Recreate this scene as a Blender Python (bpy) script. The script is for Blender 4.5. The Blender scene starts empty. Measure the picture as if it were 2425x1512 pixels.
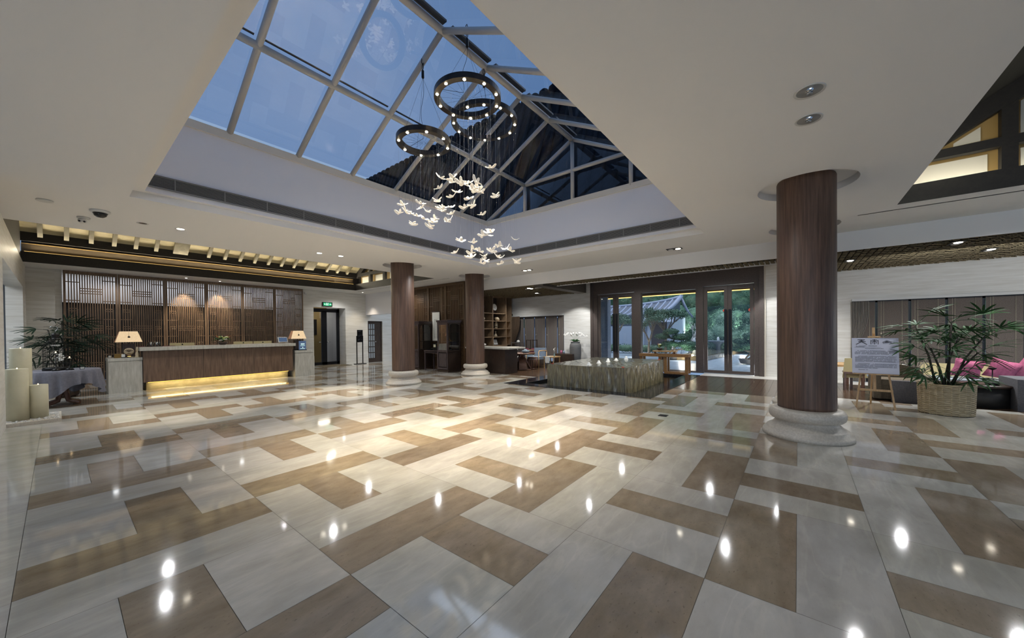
import bpy, math, random
from mathutils import Vector, Matrix
from math import sin, cos, pi, radians, hypot, atan2, sqrt
C = bpy.context.scene.collection
S = bpy.context.scene
random.seed(7)

# ------------------------------------------------------------------ materials
MATS = {}
def lin(c):
    return tuple((x/12.92 if x <= .04045 else ((x+.055)/1.055)**2.4) for x in c)
def hexc(h):
    return lin(tuple(int(h[i:i+2], 16)/255 for i in (0, 2, 4)))
def stone_detail(m, b, name):
    nt = m.node_tree; N = nt.nodes; L = nt.links; tan = 'tan' in name
    tc = N.new('ShaderNodeTexCoord'); mp = N.new('ShaderNodeMapping'); mp.inputs['Scale'].default_value = (.8, 3.6, 1) if not tan else (1, 1.8, 1); L.new(tc.outputs['Object'], mp.inputs[0])
    n1 = N.new('ShaderNodeTexNoise'); n1.inputs['Scale'].default_value = 38 if tan else 24; n1.inputs['Detail'].default_value = 6; n1.inputs['Roughness'].default_value = .7; L.new(mp.outputs[0], n1.inputs['Vector'])
    r1 = N.new('ShaderNodeValToRGB'); e = r1.color_ramp.elements; e[0].position = .30 if tan else .24; e[0].color = (.55, .52, .50, 1) if tan else (.82, .80, .78, 1); e[1].position = .40; e[1].color = (1, 1, 1, 1); L.new(n1.outputs[0], r1.inputs[0])
    n2 = N.new('ShaderNodeTexNoise'); n2.inputs['Scale'].default_value = 1.6; n2.inputs['Detail'].default_value = 9; n2.inputs['Distortion'].default_value = .7; L.new(mp.outputs[0], n2.inputs['Vector'])
    r2 = N.new('ShaderNodeValToRGB'); e = r2.color_ramp.elements; e[0].position = .45; e[0].color = (1, 1, 1, 1); e[1].position = .55; e[1].color = (1, 1, 1, 1); q = r2.color_ramp.elements.new(.5); q.color = (1.0, 1.0, 1.0, 1); q.color = (1.09, 1.085, 1.07, 1) if not tan else (1.08, 1.07, 1.05, 1); L.new(n2.outputs[0], r2.inputs[0])
    src = b.inputs['Base Color'].links[0].from_socket
    for r in (r1, r2):
        mx = N.new('ShaderNodeMix'); mx.data_type = 'RGBA'; mx.blend_type = 'MULTIPLY'; mx.inputs[0].default_value = 1; L.new(src, mx.inputs[6]); L.new(r.outputs[0], mx.inputs[7]); src = mx.outputs[2]
    L.new(src, b.inputs['Base Color'])
def mat(name, c1, c2=None, scale=4, stretch=(1, 1, 1), rough=.5, bump=0, metal=0, spec=.5, emis=None, es=0,
        detail=5, lo=.35, hi=.65, coat=0, tone=False, sss=0, wave=None, rvar=0):
    m = bpy.data.materials.new(name); m.use_nodes = True
    nt = m.node_tree; N = nt.nodes; L = nt.links
    b = N['Principled BSDF']
    c1 = hexc(c1) if isinstance(c1, str) else c1
    b.inputs['Base Color'].default_value = (*c1, 1)
    b.inputs['Roughness'].default_value = rough
    b.inputs['Metallic'].default_value = metal
    b.inputs['Specular IOR Level'].default_value = spec
    if coat: b.inputs['Coat Weight'].default_value = coat; b.inputs['Coat Roughness'].default_value = .05
    if emis:
        b.inputs['Emission Color'].default_value = (*(hexc(emis) if isinstance(emis, str) else emis), 1)
        b.inputs['Emission Strength'].default_value = es
    if c2 is not None or bump:
        tc = N.new('ShaderNodeTexCoord'); mp = N.new('ShaderNodeMapping')
        mp.inputs['Scale'].default_value = stretch
        L.new(tc.outputs['Object'], mp.inputs['Vector'])
        nz = N.new('ShaderNodeTexNoise'); nz.inputs['Scale'].default_value = scale; nz.inputs['Detail'].default_value = detail
        nz.inputs['Roughness'].default_value = .6
        L.new(mp.outputs[0], nz.inputs['Vector'])
        f = nz.outputs['Fac']
        if wave:
            wv = N.new('ShaderNodeTexWave'); wv.inputs['Scale'].default_value = wave; wv.inputs['Distortion'].default_value = 1.5
            wv.inputs['Detail'].default_value = 3
            L.new(mp.outputs[0], wv.inputs['Vector'])
            mx0 = N.new('ShaderNodeMath'); mx0.operation = 'MULTIPLY_ADD'; mx0.inputs[1].default_value = .5
            L.new(wv.outputs['Fac'], mx0.inputs[0])
            hm = N.new('ShaderNodeMath'); hm.operation = 'MULTIPLY'; hm.inputs[1].default_value = .5
            L.new(f, hm.inputs[0]); L.new(hm.outputs[0], mx0.inputs[2]); f = mx0.outputs[0]
        if c2 is not None:
            c2 = hexc(c2) if isinstance(c2, str) else c2
            cr = N.new('ShaderNodeValToRGB'); e = cr.color_ramp.elements
            e[0].position = lo; e[0].color = (*c1, 1); e[1].position = hi; e[1].color = (*c2, 1)
            L.new(f, cr.inputs[0]); col = cr.outputs[0]
            if tone:
                at = N.new('ShaderNodeVertexColor'); at.layer_name = 'stone_lot'
                mx = N.new('ShaderNodeMix'); mx.data_type = 'RGBA'; mx.blend_type = 'MULTIPLY'; mx.inputs[0].default_value = 1
                L.new(col, mx.inputs[6]); L.new(at.outputs['Color'], mx.inputs[7]); col = mx.outputs[2]
            L.new(col, b.inputs['Base Color'])
        if rvar:
            mr = N.new('ShaderNodeMapRange'); mr.inputs[3].default_value = rough; mr.inputs[4].default_value = rough+rvar
            L.new(nz.outputs['Fac'], mr.inputs[0]); L.new(mr.outputs[0], b.inputs['Roughness'])
        if bump:
            bp = N.new('ShaderNodeBump'); bp.inputs['Strength'].default_value = bump; bp.inputs['Distance'].default_value = .02
            L.new(f, bp.inputs['Height']); L.new(bp.outputs[0], b.inputs['Normal'])
    MATS[name] = m
    if name.startswith('marble'):
        stone_detail(m, b, name)
    return m
def emit(name, col, st):
    m = bpy.data.materials.new(name); m.use_nodes = True; nt = m.node_tree
    nt.nodes.remove(nt.nodes['Principled BSDF'])
    e = nt.nodes.new('ShaderNodeEmission'); e.inputs[0].default_value = (*hexc(col), 1); e.inputs[1].default_value = st
    nt.links.new(e.outputs[0], nt.nodes['Material Output'].inputs[0]); MATS[name] = m; return m
def glass(name, tint, refl=.5, rough=0.0, base=.04):
    m = bpy.data.materials.new(name); m.use_nodes = True; nt = m.node_tree; N = nt.nodes; L = nt.links
    N.remove(N['Principled BSDF'])
    t = N.new('ShaderNodeBsdfTransparent'); t.inputs[0].default_value = (*hexc(tint), 1)
    g = N.new('ShaderNodeBsdfGlossy'); g.inputs['Roughness'].default_value = rough
    lw = N.new('ShaderNodeLayerWeight'); lw.inputs[0].default_value = .35
    mr = N.new('ShaderNodeMapRange'); mr.inputs[3].default_value = base; mr.inputs[4].default_value = refl
    L.new(lw.outputs['Fresnel'], mr.inputs[0])
    mx = N.new('ShaderNodeMixShader'); L.new(mr.outputs[0], mx.inputs[0]); L.new(t.outputs[0], mx.inputs[1]); L.new(g.outputs[0], mx.inputs[2])
    L.new(mx.outputs[0], N['Material Output'].inputs[0]); MATS[name] = m; return m

# floor stones: veined, polished
mat('marble_light', 'bdbbb5', 'a5a29a', scale=2.2, stretch=(1, 2.2, 1), rough=.04, spec=.85, detail=9, lo=.3, hi=.72, tone=True, rvar=.05)
mat('marble_tan', '988a78', '80725f', scale=3.5, stretch=(1, 2.4, 1), rough=.05, spec=.85, detail=11, lo=.3, hi=.7, tone=True, rvar=.05)
mat('wood_floor', '3a2c24', '57432f', scale=3, stretch=(1.2, 14, 1), rough=.16, bump=.05, rvar=.1)
mat('ceiling_paint', 'e2e0dd', rough=.85, spec=.2)
mat('shaft_paint', 'e0dee0', rough=.85, spec=.2)
mat('trim_paint', 'd6cdbd', rough=.7)
mat('stone_wall', 'dad8d2', 'c8c4bb', scale=2.5, stretch=(.6, .6, 9), rough=.4, detail=8, bump=.03)
mat('stone_panel', 'c9c6bc', 'aba79b', scale=4, stretch=(5, 5, .7), rough=.3, detail=9)
mat('base_stone', 'cfc7b9', 'b9b0a2', scale=45, rough=.4, detail=12, bump=.05, lo=.3, hi=.6)
mat('column_wood', '4a372d', '6b5243', scale=5, stretch=(9, 9, .35), rough=.46, bump=.12, detail=8, spec=.5)
mat('lattice_wood', '806750', '604c3a', scale=6, stretch=(8, 8, .5), rough=.45, bump=.08)
mat('shop_wood', '60472f', '45321f', scale=6, stretch=(8, 8, .5), rough=.5)
mat('desk_wood', '7d6450', '5d4939', scale=3.2, stretch=(9, 9, .7), rough=.38, bump=.1, detail=8)
mat('dark_wood', '2c211b', '3d2e24', scale=6, stretch=(6, 6, 1), rough=.4)
mat('cab_wood', '54494a', '3c3234', scale=6, stretch=(6, 6, 1), rough=.3, spec=.6)
mat('shelf_wood', '8b745a', '6d5842', scale=5, stretch=(6, 6, .8), rough=.5)
mat('table_wood', '9b7448', '7c5833', scale=5, stretch=(1, 8, 8), rough=.4)
mat('easel_wood', 'c2a176', 'a98658', scale=6, stretch=(7, 7, .8), rough=.5)
mat('tea_wood', '6d4d3c', '54392c', scale=6, stretch=(3, 3, 3), rough=.3)
mat('beam_black', '1a1817', '24211e', scale=20, rough=.6)
mat('beam_brown', '4c4234', '3a3228', scale=8, stretch=(.6, 6, 6), rough=.5)
mat('rafter', '77705a', '5d5644', scale=6, rough=.55)
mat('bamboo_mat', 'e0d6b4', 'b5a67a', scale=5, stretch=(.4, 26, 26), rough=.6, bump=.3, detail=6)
mat('shaded_lining', '2b2a25', '201f1b', scale=5, stretch=(.4, 26, 26), rough=.7)  # unlit copy of the bamboo lining, shade put into its colour
mat('rafter_shaded', '3c3b35', '2c2b27', scale=6, rough=.6)  # rafter colour darkened to stand for the unlit coffer
mat('gable_white', 'd6d2c6', rough=.8)
mat('gable_tan', '9b8150', rough=.7)
mat('frame_bronze', '4b423d', '544a45', scale=30, rough=.42, metal=.2)
mat('frame_black', '191b20', rough=.35, metal=.3)
mat('black_metal', '1b1a19', rough=.4, metal=.6)
mat('ring_metal', '3a3531', '2b2724', scale=9, rough=.38, metal=.7)
mat('steel', 'a9abad', rough=.25, metal=.9)
mat('chrome', 'c9c9c9', rough=.12, metal=1)
mat('tube_white', 'b5b2ac', rough=.5)
mat('gasket', '14161a', rough=.5)
mat('vent_dark', '1e1e1c', rough=.8)
mat('vent_slat', '85827c', rough=.6)
mat('roof_tile_dark', '22252c', '16181d', scale=7, rough=.9, spec=.1)
mat('woven', '948566', '655841', scale=25, stretch=(1, 3, 1), rough=.75, detail=4)
mat('woven_gap', '2b241a', rough=.9)
mat('water_wall', '4f4733', '968c6c', scale=11, stretch=(4, 4, .3), rough=.14, bump=1.0, detail=6, spec=.7, coat=.6)
mat('water', '5b5a4c', '777668', scale=7, rough=.06, bump=.8, spec=.8, detail=3)
mat('basin_water', '12130f', rough=.05, bump=.15, scale=12)
mat('black_stone', '20222a', '15161a', scale=30, rough=.08)
mat('foam', 'e6e8e6', rough=.35)
mat('vase_grey', '4f5152', '64605c', scale=5, stretch=(1, 1, 7), rough=.7, bump=.1)
mat('petal_white', 'ece9e2', rough=.6)
mat('petal_red', 'c2452f', rough=.6)
mat('petal_orange', 'c9743c', rough=.6)
mat('petal_green', 'b3bf72', rough=.6)
mat('leaf', '253f28', '3a5a34', scale=12, rough=.6, spec=.12)
mat('leaf_dark', '14251a', '213525', scale=12, rough=.55, spec=.25)
mat('leaf_garden', '5f8468', '40604c', scale=4, rough=.6)
mat('leaf_pale', '8cac93', '62866b', scale=4, rough=.6)
mat('leaf_gold', 'a3a86d', '7a8a58', scale=4, rough=.6)
mat('pine', '47704f', '2f5240', scale=6, rough=.65)
mat('bark', '7b7264', '5a5248', scale=12, rough=.8)
mat('stem_dark', '3a342a', '2a251e', scale=20, rough=.8)
mat('candle_wax', 'cfcab0', 'c4bea2', scale=3, rough=.35)
mat('cloth', '74747e', '686872', scale=30, rough=.8, bump=.05)
mat('white_board', 'c3c5d4', rough=.45)
mat('ink', '15151a', rough=.6)
mat('ink_grey', '3a3a44', rough=.6)
mat('basket', 'c9b896', 'a8946f', scale=10, stretch=(1, 1, 6), rough=.6, bump=.2)
mat('basket_dark', '6e5d43', rough=.7)
mat('soil', '2a211a', rough=.95)
mat('sofa_grey', '5d5c60', '504f53', scale=50, rough=.95, bump=.1)
mat('sofa_brown', '5d5344', '4f4638', scale=50, rough=.95, bump=.1)
mat('pink_fabric', 'b0607e', '9a4f6c', scale=30, rough=.9, bump=.1)
mat('maroon_fabric', '6b2f3c', rough=.9)
mat('blue_fabric', '7d8a99', rough=.9)
mat('blind', '6f665f', '544c47', scale=60, stretch=(1, 1, 4), rough=.9, detail=3, lo=.4, hi=.6)
mat('curtain_light', '8f8a82', '716c65', scale=6, stretch=(1, 9, .2), rough=.9)
mat('curtain_brown', '5e4a38', '483827', scale=6, stretch=(9, 9, .2), rough=.9)
mat('wall_brown', '6d5a45', '5d4c3a', scale=20, rough=.8)
mat('wall_bluegrey', '8b949b', rough=.8)
mat('paper', 'dcdcd6', rough=.7)
mat('ceramic_white', 'dedbd2', rough=.25)
mat('ceramic_blue', '8ba9b0', rough=.25)
mat('ceramic_cream', 'b9a98c', rough=.4)
mat('ceramic_bowl', '6d7b86', rough=.2)
mat('gold', '8a6a34', rough=.35, metal=.6)
mat('plastic_white', 'c9c8c4', rough=.4)
mat('plastic_dark', '17181a', rough=.2)
mat('mat_brown', '5b5038', '4a4230', scale=60, rough=.95)
mat('chair_cream', 'b8ab80', rough=.6)
mat('paving', '9dabb9', '808e9c', scale=1.2, stretch=(1, 5, 1), rough=.35, detail=8)
mat('granite', '8b97a5', '5f6a78', scale=45, rough=.6, detail=3)
mat('house_wall', 'aab4c2', rough=.8)
mat('house_roof', '5d6675', '49515f', scale=6, rough=.6)
mat('house_roof_edge', '8792a6', rough=.5)
mat('hill', '36583f', '527a5c', scale=1.5, rough=.9, bump=.5, detail=10)
mat('pool_stone', '5a4f3e', '7b6a4b', scale=6, rough=.15, bump=.3)
mat('brass_panel', '9d9578', '8a8266', scale=8, rough=.4, metal=.1)
emit('bulb', 'fff0cf', 30); emit('led_warm', 'ffcf78', 1.6); emit('led_warm_low', 'ffc75c', 1.2); emit('led_white', 'fff4e0', 8)
emit('exit_green', '2fb574', .6); emit('exit_white', 'd8fff0', 1.2); emit('flame', 'ffd9a0', 5)
emit('lantern_red', 'ff5a35', .4); emit('screen', '6d84a8', .3); emit('niche_glow', 'ffce8a', .6); emit('sky_glow', 'b9c9dd', .6)
mat('shade_fabric', 'd9c6a8', 'cdb892', scale=40, rough=.8, emis='ffd9a8', es=.26)
mat('shade_side', 'a57f62', rough=.8, emis='c98a62', es=.12)
mat('acrylic_glow', 'efe8da', rough=.25, emis='fff0dc', es=.05, spec=.6)  # emission put into the wings, the butterflies are no lamps
mat('acrylic_rim_glow', 'f5efe2', rough=.2, emis='fff2de', es=.16)  # rim glow painted in by emission, stronger than on the wings
glass('glass_sky', 'cfd9ea', refl=.42, base=.035)
glass('glass_door', 'e4eaf2', refl=.7, base=.05)
glass('glass_case', 'd4d9dc', refl=.6, base=.06)
M = MATS

# ------------------------------------------------------------------ mesh builder
class MB:
    def __init__(s): s.v = []; s.f = []; s.mi = []; s.col = []; s.smooth = []
    def add(s, vs, fs, m=0, sm=False, col=None):
        o = len(s.v); s.v += [tuple(p) for p in vs]
        for f in fs: s.f.append([i+o for i in f]); s.mi.append(m); s.smooth.append(sm); s.col.append(col)
        return s
    def box(s, x0, x1, y0, y1, z0, z1, m=0, T=None):
        v = [Vector(p) for p in ((x0,y0,z0),(x1,y0,z0),(x1,y1,z0),(x0,y1,z0),(x0,y0,z1),(x1,y0,z1),(x1,y1,z1),(x0,y1,z1))]
        if T: v = [T @ p for p in v]
        return s.add(v, [(0,3,2,1),(4,5,6,7),(0,1,5,4),(1,2,6,5),(2,3,7,6),(3,0,4,7)], m)
    def bar(s, a, b, w, h, m=0, up=(0,0,1)):
        a = Vector(a); b = Vector(b); d = (b-a); L = d.length; d.normalize(); u = Vector(up)
        x = d.cross(u)
        if x.length < 1e-4: x = d.cross(Vector((1,0,0)))
        x.normalize(); u = x.cross(d); T = Matrix((( x.x,d.x,u.x,a.x),(x.y,d.y,u.y,a.y),(x.z,d.z,u.z,a.z),(0,0,0,1)))
        return s.box(-w/2, w/2, 0, L, -h/2, h/2, m, T)
    def tube(s, pts, r, n=10, m=0, caps=True, closed=False):
        pts = [Vector(p) for p in pts]; rr = r if isinstance(r, (list, tuple)) else [r]*len(pts)
        rings = []; up = Vector((0,0,1)); px = None
        for i, p in enumerate(pts):
            if closed: d = pts[(i+1) % len(pts)]-pts[i-1]
            else: d = pts[min(i+1, len(pts)-1)]-pts[max(i-1, 0)]
            if d.length < 1e-9: d = Vector((0,0,1))
            d.normalize()
            x = px - d*px.dot(d) if px is not None else (d.cross(up) if abs(d.dot(up)) < .95 else d.cross(Vector((1,0,0))))
            if x.length < 1e-6: x = d.cross(Vector((1,0,0)))
            x.normalize(); px = x; y = d.cross(x)
            rings.append([p + (x*cos(2*pi*k/n)+y*sin(2*pi*k/n))*rr[i] for k in range(n)])
        v = [q for R in rings for q in R]; f = []; m_ = len(rings)
        for i in range(m_ if closed else m_-1):
            j = (i+1) % m_
            for k in range(n): f.append((i*n+k, i*n+(k+1) % n, j*n+(k+1) % n, j*n+k))
        s.add(v, f, m, True)
        if caps and not closed:
            o = len(s.v)-len(v)
            s.f.append([o+k for k in range(n)][::-1]); s.mi.append(m); s.smooth.append(False); s.col.append(None)
            s.f.append([o+(m_-1)*n+k for k in range(n)]); s.mi.append(m); s.smooth.append(False); s.col.append(None)
        return s
    def lathe(s, prof, n=32, c=(0,0,0), m=0, sm=True):
        v = []; f = []
        for r, z in prof:
            for k in range(n): v.append((c[0]+r*cos(2*pi*k/n), c[1]+r*sin(2*pi*k/n), c[2]+z))
        for i in range(len(prof)-1):
            for k in range(n): f.append((i*n+k, i*n+(k+1) % n, (i+1)*n+(k+1) % n, (i+1)*n+k))
        if prof[0][0] > 1e-5: f.append(tuple(range(n))[::-1])
        if prof[-1][0] > 1e-5: f.append(tuple((len(prof)-1)*n+k for k in range(n)))
        return s.add(v, f, m, sm)
    def quad(s, a, b, c, d, m=0, col=None): return s.add([a,b,c,d], [(0,1,2,3)], m, False, col)
    def prism(s, poly, d, m=0):
        d = Vector(d); v = [Vector(p) for p in poly]; n = len(v)
        return s.add(v+[p+d for p in v], [tuple(range(n)), tuple(range(n, 2*n))[::-1]]+[(i, i+n, (i+1) % n+n, (i+1) % n) for i in range(n)], m)
    def ell(s, c, rx, ry, rz, n=12, k=8, m=0, T=None):
        v = []; f = []
        for i in range(k+1):
            a = -pi/2+pi*i/k
            for j in range(n):
                p = Vector((rx*cos(a)*cos(2*pi*j/n), ry*cos(a)*sin(2*pi*j/n), rz*sin(a)))
                if T: p = T @ p
                v.append(p+Vector(c))
        for i in range(k):
            for j in range(n): f.append((i*n+j, i*n+(j+1) % n, (i+1)*n+(j+1) % n, (i+1)*n+j))
        return s.add(v, f, m, True)
    def build(s, name, mats, parent=None, local=False):
        if not isinstance(mats, (list, tuple)): mats = [mats]
        if parent is not None and not local:
            w = WL[parent.name]; off = Vector(w)
        elif parent is None:
            xs = [p[0] for p in s.v]; ys = [p[1] for p in s.v]; zs = [p[2] for p in s.v]
            off = Vector(((min(xs)+max(xs))/2, (min(ys)+max(ys))/2, min(zs)))
        else: off = Vector((0,0,0))
        me = bpy.data.meshes.new(name)
        me.from_pydata([(p[0]-off.x, p[1]-off.y, p[2]-off.z) for p in s.v], [], s.f)
        for mm in mats: me.materials.append(M[mm] if isinstance(mm, str) else mm)
        me.polygons.foreach_set('material_index', s.mi)
        me.polygons.foreach_set('use_smooth', s.smooth)
        if any(c is not None for c in s.col):
            ca = me.color_attributes.new('stone_lot', 'FLOAT_COLOR', 'CORNER'); i = 0
            for pi_, p in enumerate(me.polygons):
                c = s.col[pi_] or (1, 1, 1)
                for _ in p.vertices: ca.data[i].color = (*c, 1); i += 1
        me.update()
        o = bpy.data.objects.new(name, me); C.objects.link(o)
        if parent is None: o.location = off; WL[o.name] = off
        else: o.parent = parent; WL[o.name] = Vector(WL[parent.name]) if not local else Vector((0,0,0))
        return o
WL = {}
def tag(o, label=None, cat=None, group=None, kind=None):
    if label: o['label'] = label
    if cat: o['category'] = cat
    if group: o['group'] = group
    if kind: o['kind'] = kind
    return o
def thing(name, label, cat, loc=(0,0,0), rz=0, group=None, kind=None):
    o = bpy.data.objects.new(name, None); C.objects.link(o); o.location = loc; o.rotation_euler = (0,0,rz)
    o.empty_display_size = .1; WL[o.name] = Vector(loc)
    return tag(o, label, cat, group, kind)
def struct(o): o['kind'] = 'structure'; return o
def dup(root, loc, rz=None, label=None, group=None, scale=None):
    r = root.copy(); C.objects.link(r); r.location = loc; WL[r.name] = Vector(loc)
    if rz is not None: r.rotation_euler = (0,0,rz)
    if scale: r.scale = scale
    if label: r['label'] = label
    if group: r['group'] = group
    def rec(a, b):
        for ch in a.children:
            c = ch.copy(); C.objects.link(c); c.parent = b; c.matrix_parent_inverse = ch.matrix_parent_inverse.copy(); rec(ch, c)
    rec(root, r); return r
def light(kind, name, loc, energy, col=(1,.86,.68), size=.1, size_y=None, spot=None, blend=.6, to=None):
    l = bpy.data.lights.new(name, kind); l.energy = energy; l.color = col
    if kind == 'AREA':
        l.size = size
        if size_y: l.shape = 'RECTANGLE'; l.size_y = size_y
    elif kind in ('POINT', 'SPOT'): l.shadow_soft_size = size
    if kind == 'SPOT': l.spot_size = radians(spot or 60); l.spot_blend = blend
    o = bpy.data.objects.new(name, l); C.objects.link(o); o.location = loc
    if to is not None: o.rotation_euler = Vector(Vector(to)-Vector(loc)).to_track_quat('-Z', 'Y').to_euler()
    return o

# ------------------------------------------------------------------ camera
f_, yaw, pitch, roll, H = 854.4, .6705, -.0084, -.0103, 1.39
fw = Vector((cos(yaw)*cos(pitch), sin(yaw)*cos(pitch), sin(pitch))); r0 = Vector((sin(yaw), -cos(yaw), 0)); u0 = r0.cross(fw)
rt = r0*cos(roll)+u0*sin(roll); up = u0*cos(roll)-r0*sin(roll)
cam = bpy.data.cameras.new('camera'); cam.sensor_width = 36; cam.sensor_fit = 'HORIZONTAL'; cam.lens = f_/2425*36
cam.shift_y = 37.7/2425; cam.clip_start = .05; cam.clip_end = 300
co = bpy.data.objects.new('camera', cam); C.objects.link(co)
co.matrix_world = Matrix(((rt.x, up.x, -fw.x, 0), (rt.y, up.y, -fw.y, 0), (rt.z, up.z, -fw.z, H), (0,0,0,1)))
S.camera = co

# ------------------------------------------------------------------ world
w = bpy.data.worlds.new('dusk'); S.world = w; w.use_nodes = True; nt = w.node_tree; N = nt.nodes; L = nt.links
bg = N['Background']; tc = N.new('ShaderNodeTexCoord'); nz = N.new('ShaderNodeTexNoise'); nz.inputs['Scale'].default_value = 1.7
nz.inputs['Detail'].default_value = 4
L.new(tc.outputs['Generated'], nz.inputs['Vector']); cr = N.new('ShaderNodeValToRGB'); L.new(nz.outputs['Fac'], cr.inputs[0])
cr.color_ramp.elements[0].position = .35; cr.color_ramp.elements[0].color = (*hexc('6f8fb6'), 1)
cr.color_ramp.elements[1].position = .7; cr.color_ramp.elements[1].color = (*hexc('8fa6c4'), 1)
L.new(cr.outputs[0], bg.inputs[0]); bg.inputs[1].default_value = 1.0
S.view_settings.view_transform = 'Standard'; S.view_settings.look = 'None'; S.view_settings.exposure = 0; S.view_settings.gamma = 1
S.view_settings.use_curve_mapping = False

# ------------------------------------------------------------------ floor
ZC = 3.24; X0, PX, Y0, PY = -.167, 1.199, .012, .4025
REG = [(-.167, 7.5, -9, 16.9), (7.5, 9.1, -9, 2.35), (7.5, 9.1, 6.25, 16.9), (9.1, 12, 12.4, 16.9), (9.1, 9.68, -9, -.3)]
fl = MB(); rnd = random.Random(3)
def tile(x0, x1, y0, y1, m, regs=REG):
    t = rnd.uniform(.9, 1.06) if m == 0 else rnd.uniform(.86, 1.1); c = (t, t*rnd.uniform(.985, 1.0), t*rnd.uniform(.95, 1.01))
    g = .0012
    for a, b, c0, d in regs:
        xa, xb, ya, yb = max(x0, a), min(x1, b), max(y0, c0), min(y1, d)
        if xb-xa > .01 and yb-ya > .01:
            fl.quad((xa+g, ya+g, 0), (xb-g, ya+g, 0), (xb-g, yb-g, 0), (xa+g, yb-g, 0), m, c)
for i in range(0, 11):
    xa = X0+i*PX
    for k in range(-7, 12):
        j = 4*k + (0 if i % 2 == 0 else 1)
        y = lambda q: Y0+q*PY
        if i % 2 == 0: off = .50 if j % 8 == 0 else .35
        else: off = .50 if j % 8 == 5 else .35
        tile(xa, xa+PX, y(j), y(j+1), 1)
        if i % 2 == 0: s0, s1, b0 = j+1, j+3, j+3
        else: s0, s1, b0 = j-2, j, j-3
        tile(xa, xa+off, y(s0), y(s1), 0); tile(xa+off, xa+off+.35, y(s0), y(s1), 1); tile(xa+off+.35, xa+PX, y(s0), y(s1), 0)
        tile(xa, xa+PX, y(b0), y(b0+1), 0)
for i in range(6):
    for k in range(-6, 12):
        tile(X0-(i+1)*1.6, X0-i*1.6, k*1.61, (k+1)*1.61, 0, [(-9, -.167, -9, 17.5)])
fl.quad((-9, -9, -.004), (7.5, -9, -.004), (7.5, 17, -.004), (-9, 17, -.004), 2)
fl.quad((7.5, -9, -.004), (9.68, -9, -.004), (9.68, 2.35, -.004), (7.5, 2.35, -.004), 2)
fl.quad((7.5, 6.25, -.004), (12, 6.25, -.004), (12, 17, -.004), (7.5, 17, -.004), 2)
mat('grout', '5d574e', rough=.6)
struct(fl.build('floor', ['marble_light', 'marble_tan', 'grout']))
wf = MB()
k = 0; y = -9.0
while y < 10.4:
    for (a, b, c0, d) in [(9.68, 12.2, -9, -.3), (9.1, 12.2, -.3, 2.35), (9.1, 12.95, 6.25, 12.4)]:
        if y+.14 > c0 and y < d: wf.box(a, b, max(y, c0)+.002, min(y+.14, d)-.001, -.03, -.001+.001*(k % 2))
    y += .14; k += 1
o = struct(wf.build('floor_wood', 'wood_floor'))
th = MB(); th.box(12.2, 12.95, -9, 2.35, -.03, .002); o = struct(th.build('trim_1', 'stone_wall'))

# ------------------------------------------------------------------ ceiling with skylight and two coffers
COLS = [(6.07, -.08), (5.93, 8.53), (8.56, 8.34), (8.5, -.08)]
HOLES = [(.62, 7.72, 1.4, 6.95), (-.53, 8.0, 9.7, 14.9), (-.6, 7.86, -6.4, -1.17)]
ce = MB(); RR = .515; hs = .56
sq = [(cx-hs, cx+hs, cy-hs, cy+hs) for cx, cy in COLS]
xs = sorted({-6, 9.45}|{v for r in HOLES+sq for v in r[:2]}); ys = sorted({-9, 17.6}|{v for r in HOLES+sq for v in r[2:]})
for a, b in zip(xs, xs[1:]):
    for c0, d in zip(ys, ys[1:]):
        mx, my = (a+b)/2, (c0+d)/2
        if any(r[0] < mx < r[1] and r[2] < my < r[3] for r in HOLES+sq): continue
        ce.quad((a, c0, ZC), (a, d, ZC), (b, d, ZC), (b, c0, ZC))
for cx, cy in COLS:
    n = 48
    for k in range(n):
        a0, a1 = 2*pi*k/n, 2*pi*(k+1)/n
        def sqp(a):
            t = hs/max(abs(cos(a)), abs(sin(a))); return (cx+t*cos(a), cy+t*sin(a), ZC)
        ci = lambda a, z=ZC: (cx+RR*cos(a), cy+RR*sin(a), z)
        ce.quad(ci(a0), sqp(a0), sqp(a1), ci(a1))
        ce.quad(ci(a0), ci(a1), ci(a1, ZC+.09), ci(a0, ZC+.09))
        ce.add([ci(a0, ZC+.09), ci(a1, ZC+.09), (cx, cy, ZC+.09)], [(0, 1, 2)])
struct(ce.build('ceiling', 'ceiling_paint'))
# skylight: raised lip, shaft walls
sh = MB(); a, b, c0, d = HOLES[0]; z2 = 3.335; A, B, G, D = .755, 7.57, 1.5, 6.85; zt = 4.42
def ringq(mb, r0, z0, r1, z1, m=0):
    P = lambda r, z: [(r[0], r[2], z), (r[1], r[2], z), (r[1], r[3], z), (r[0], r[3], z)]
    p, q = P(r0, z0), P(r1, z1)
    for i in range(4): mb.quad(p[i], p[(i+1) % 4], q[(i+1) % 4], q[i], m)
ringq(sh, (a, b, c0, d), ZC, (a, b, c0, d), z2); ringq(sh, (a, b, c0, d), z2, (A, B, G, D), z2)
o = struct(sh.build('trim_2', 'ceiling_paint'))
sw = MB(); ringq(sw, (A, B, G, D), z2, (A, B, G, D), zt); struct(sw.build('wall_skylight', 'shaft_paint'))
si = MB()
for r in ((A, B, D-.03, D+.1), (A, B, G-.1, G+.03), (A-.1, A+.03, G, D), (B-.03, B+.1, G, D)):
    si.box(r[0], r[1], r[2], r[3], zt-.04, zt+.08)
struct(si.build('trim_3', 'trim_paint'))
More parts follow.
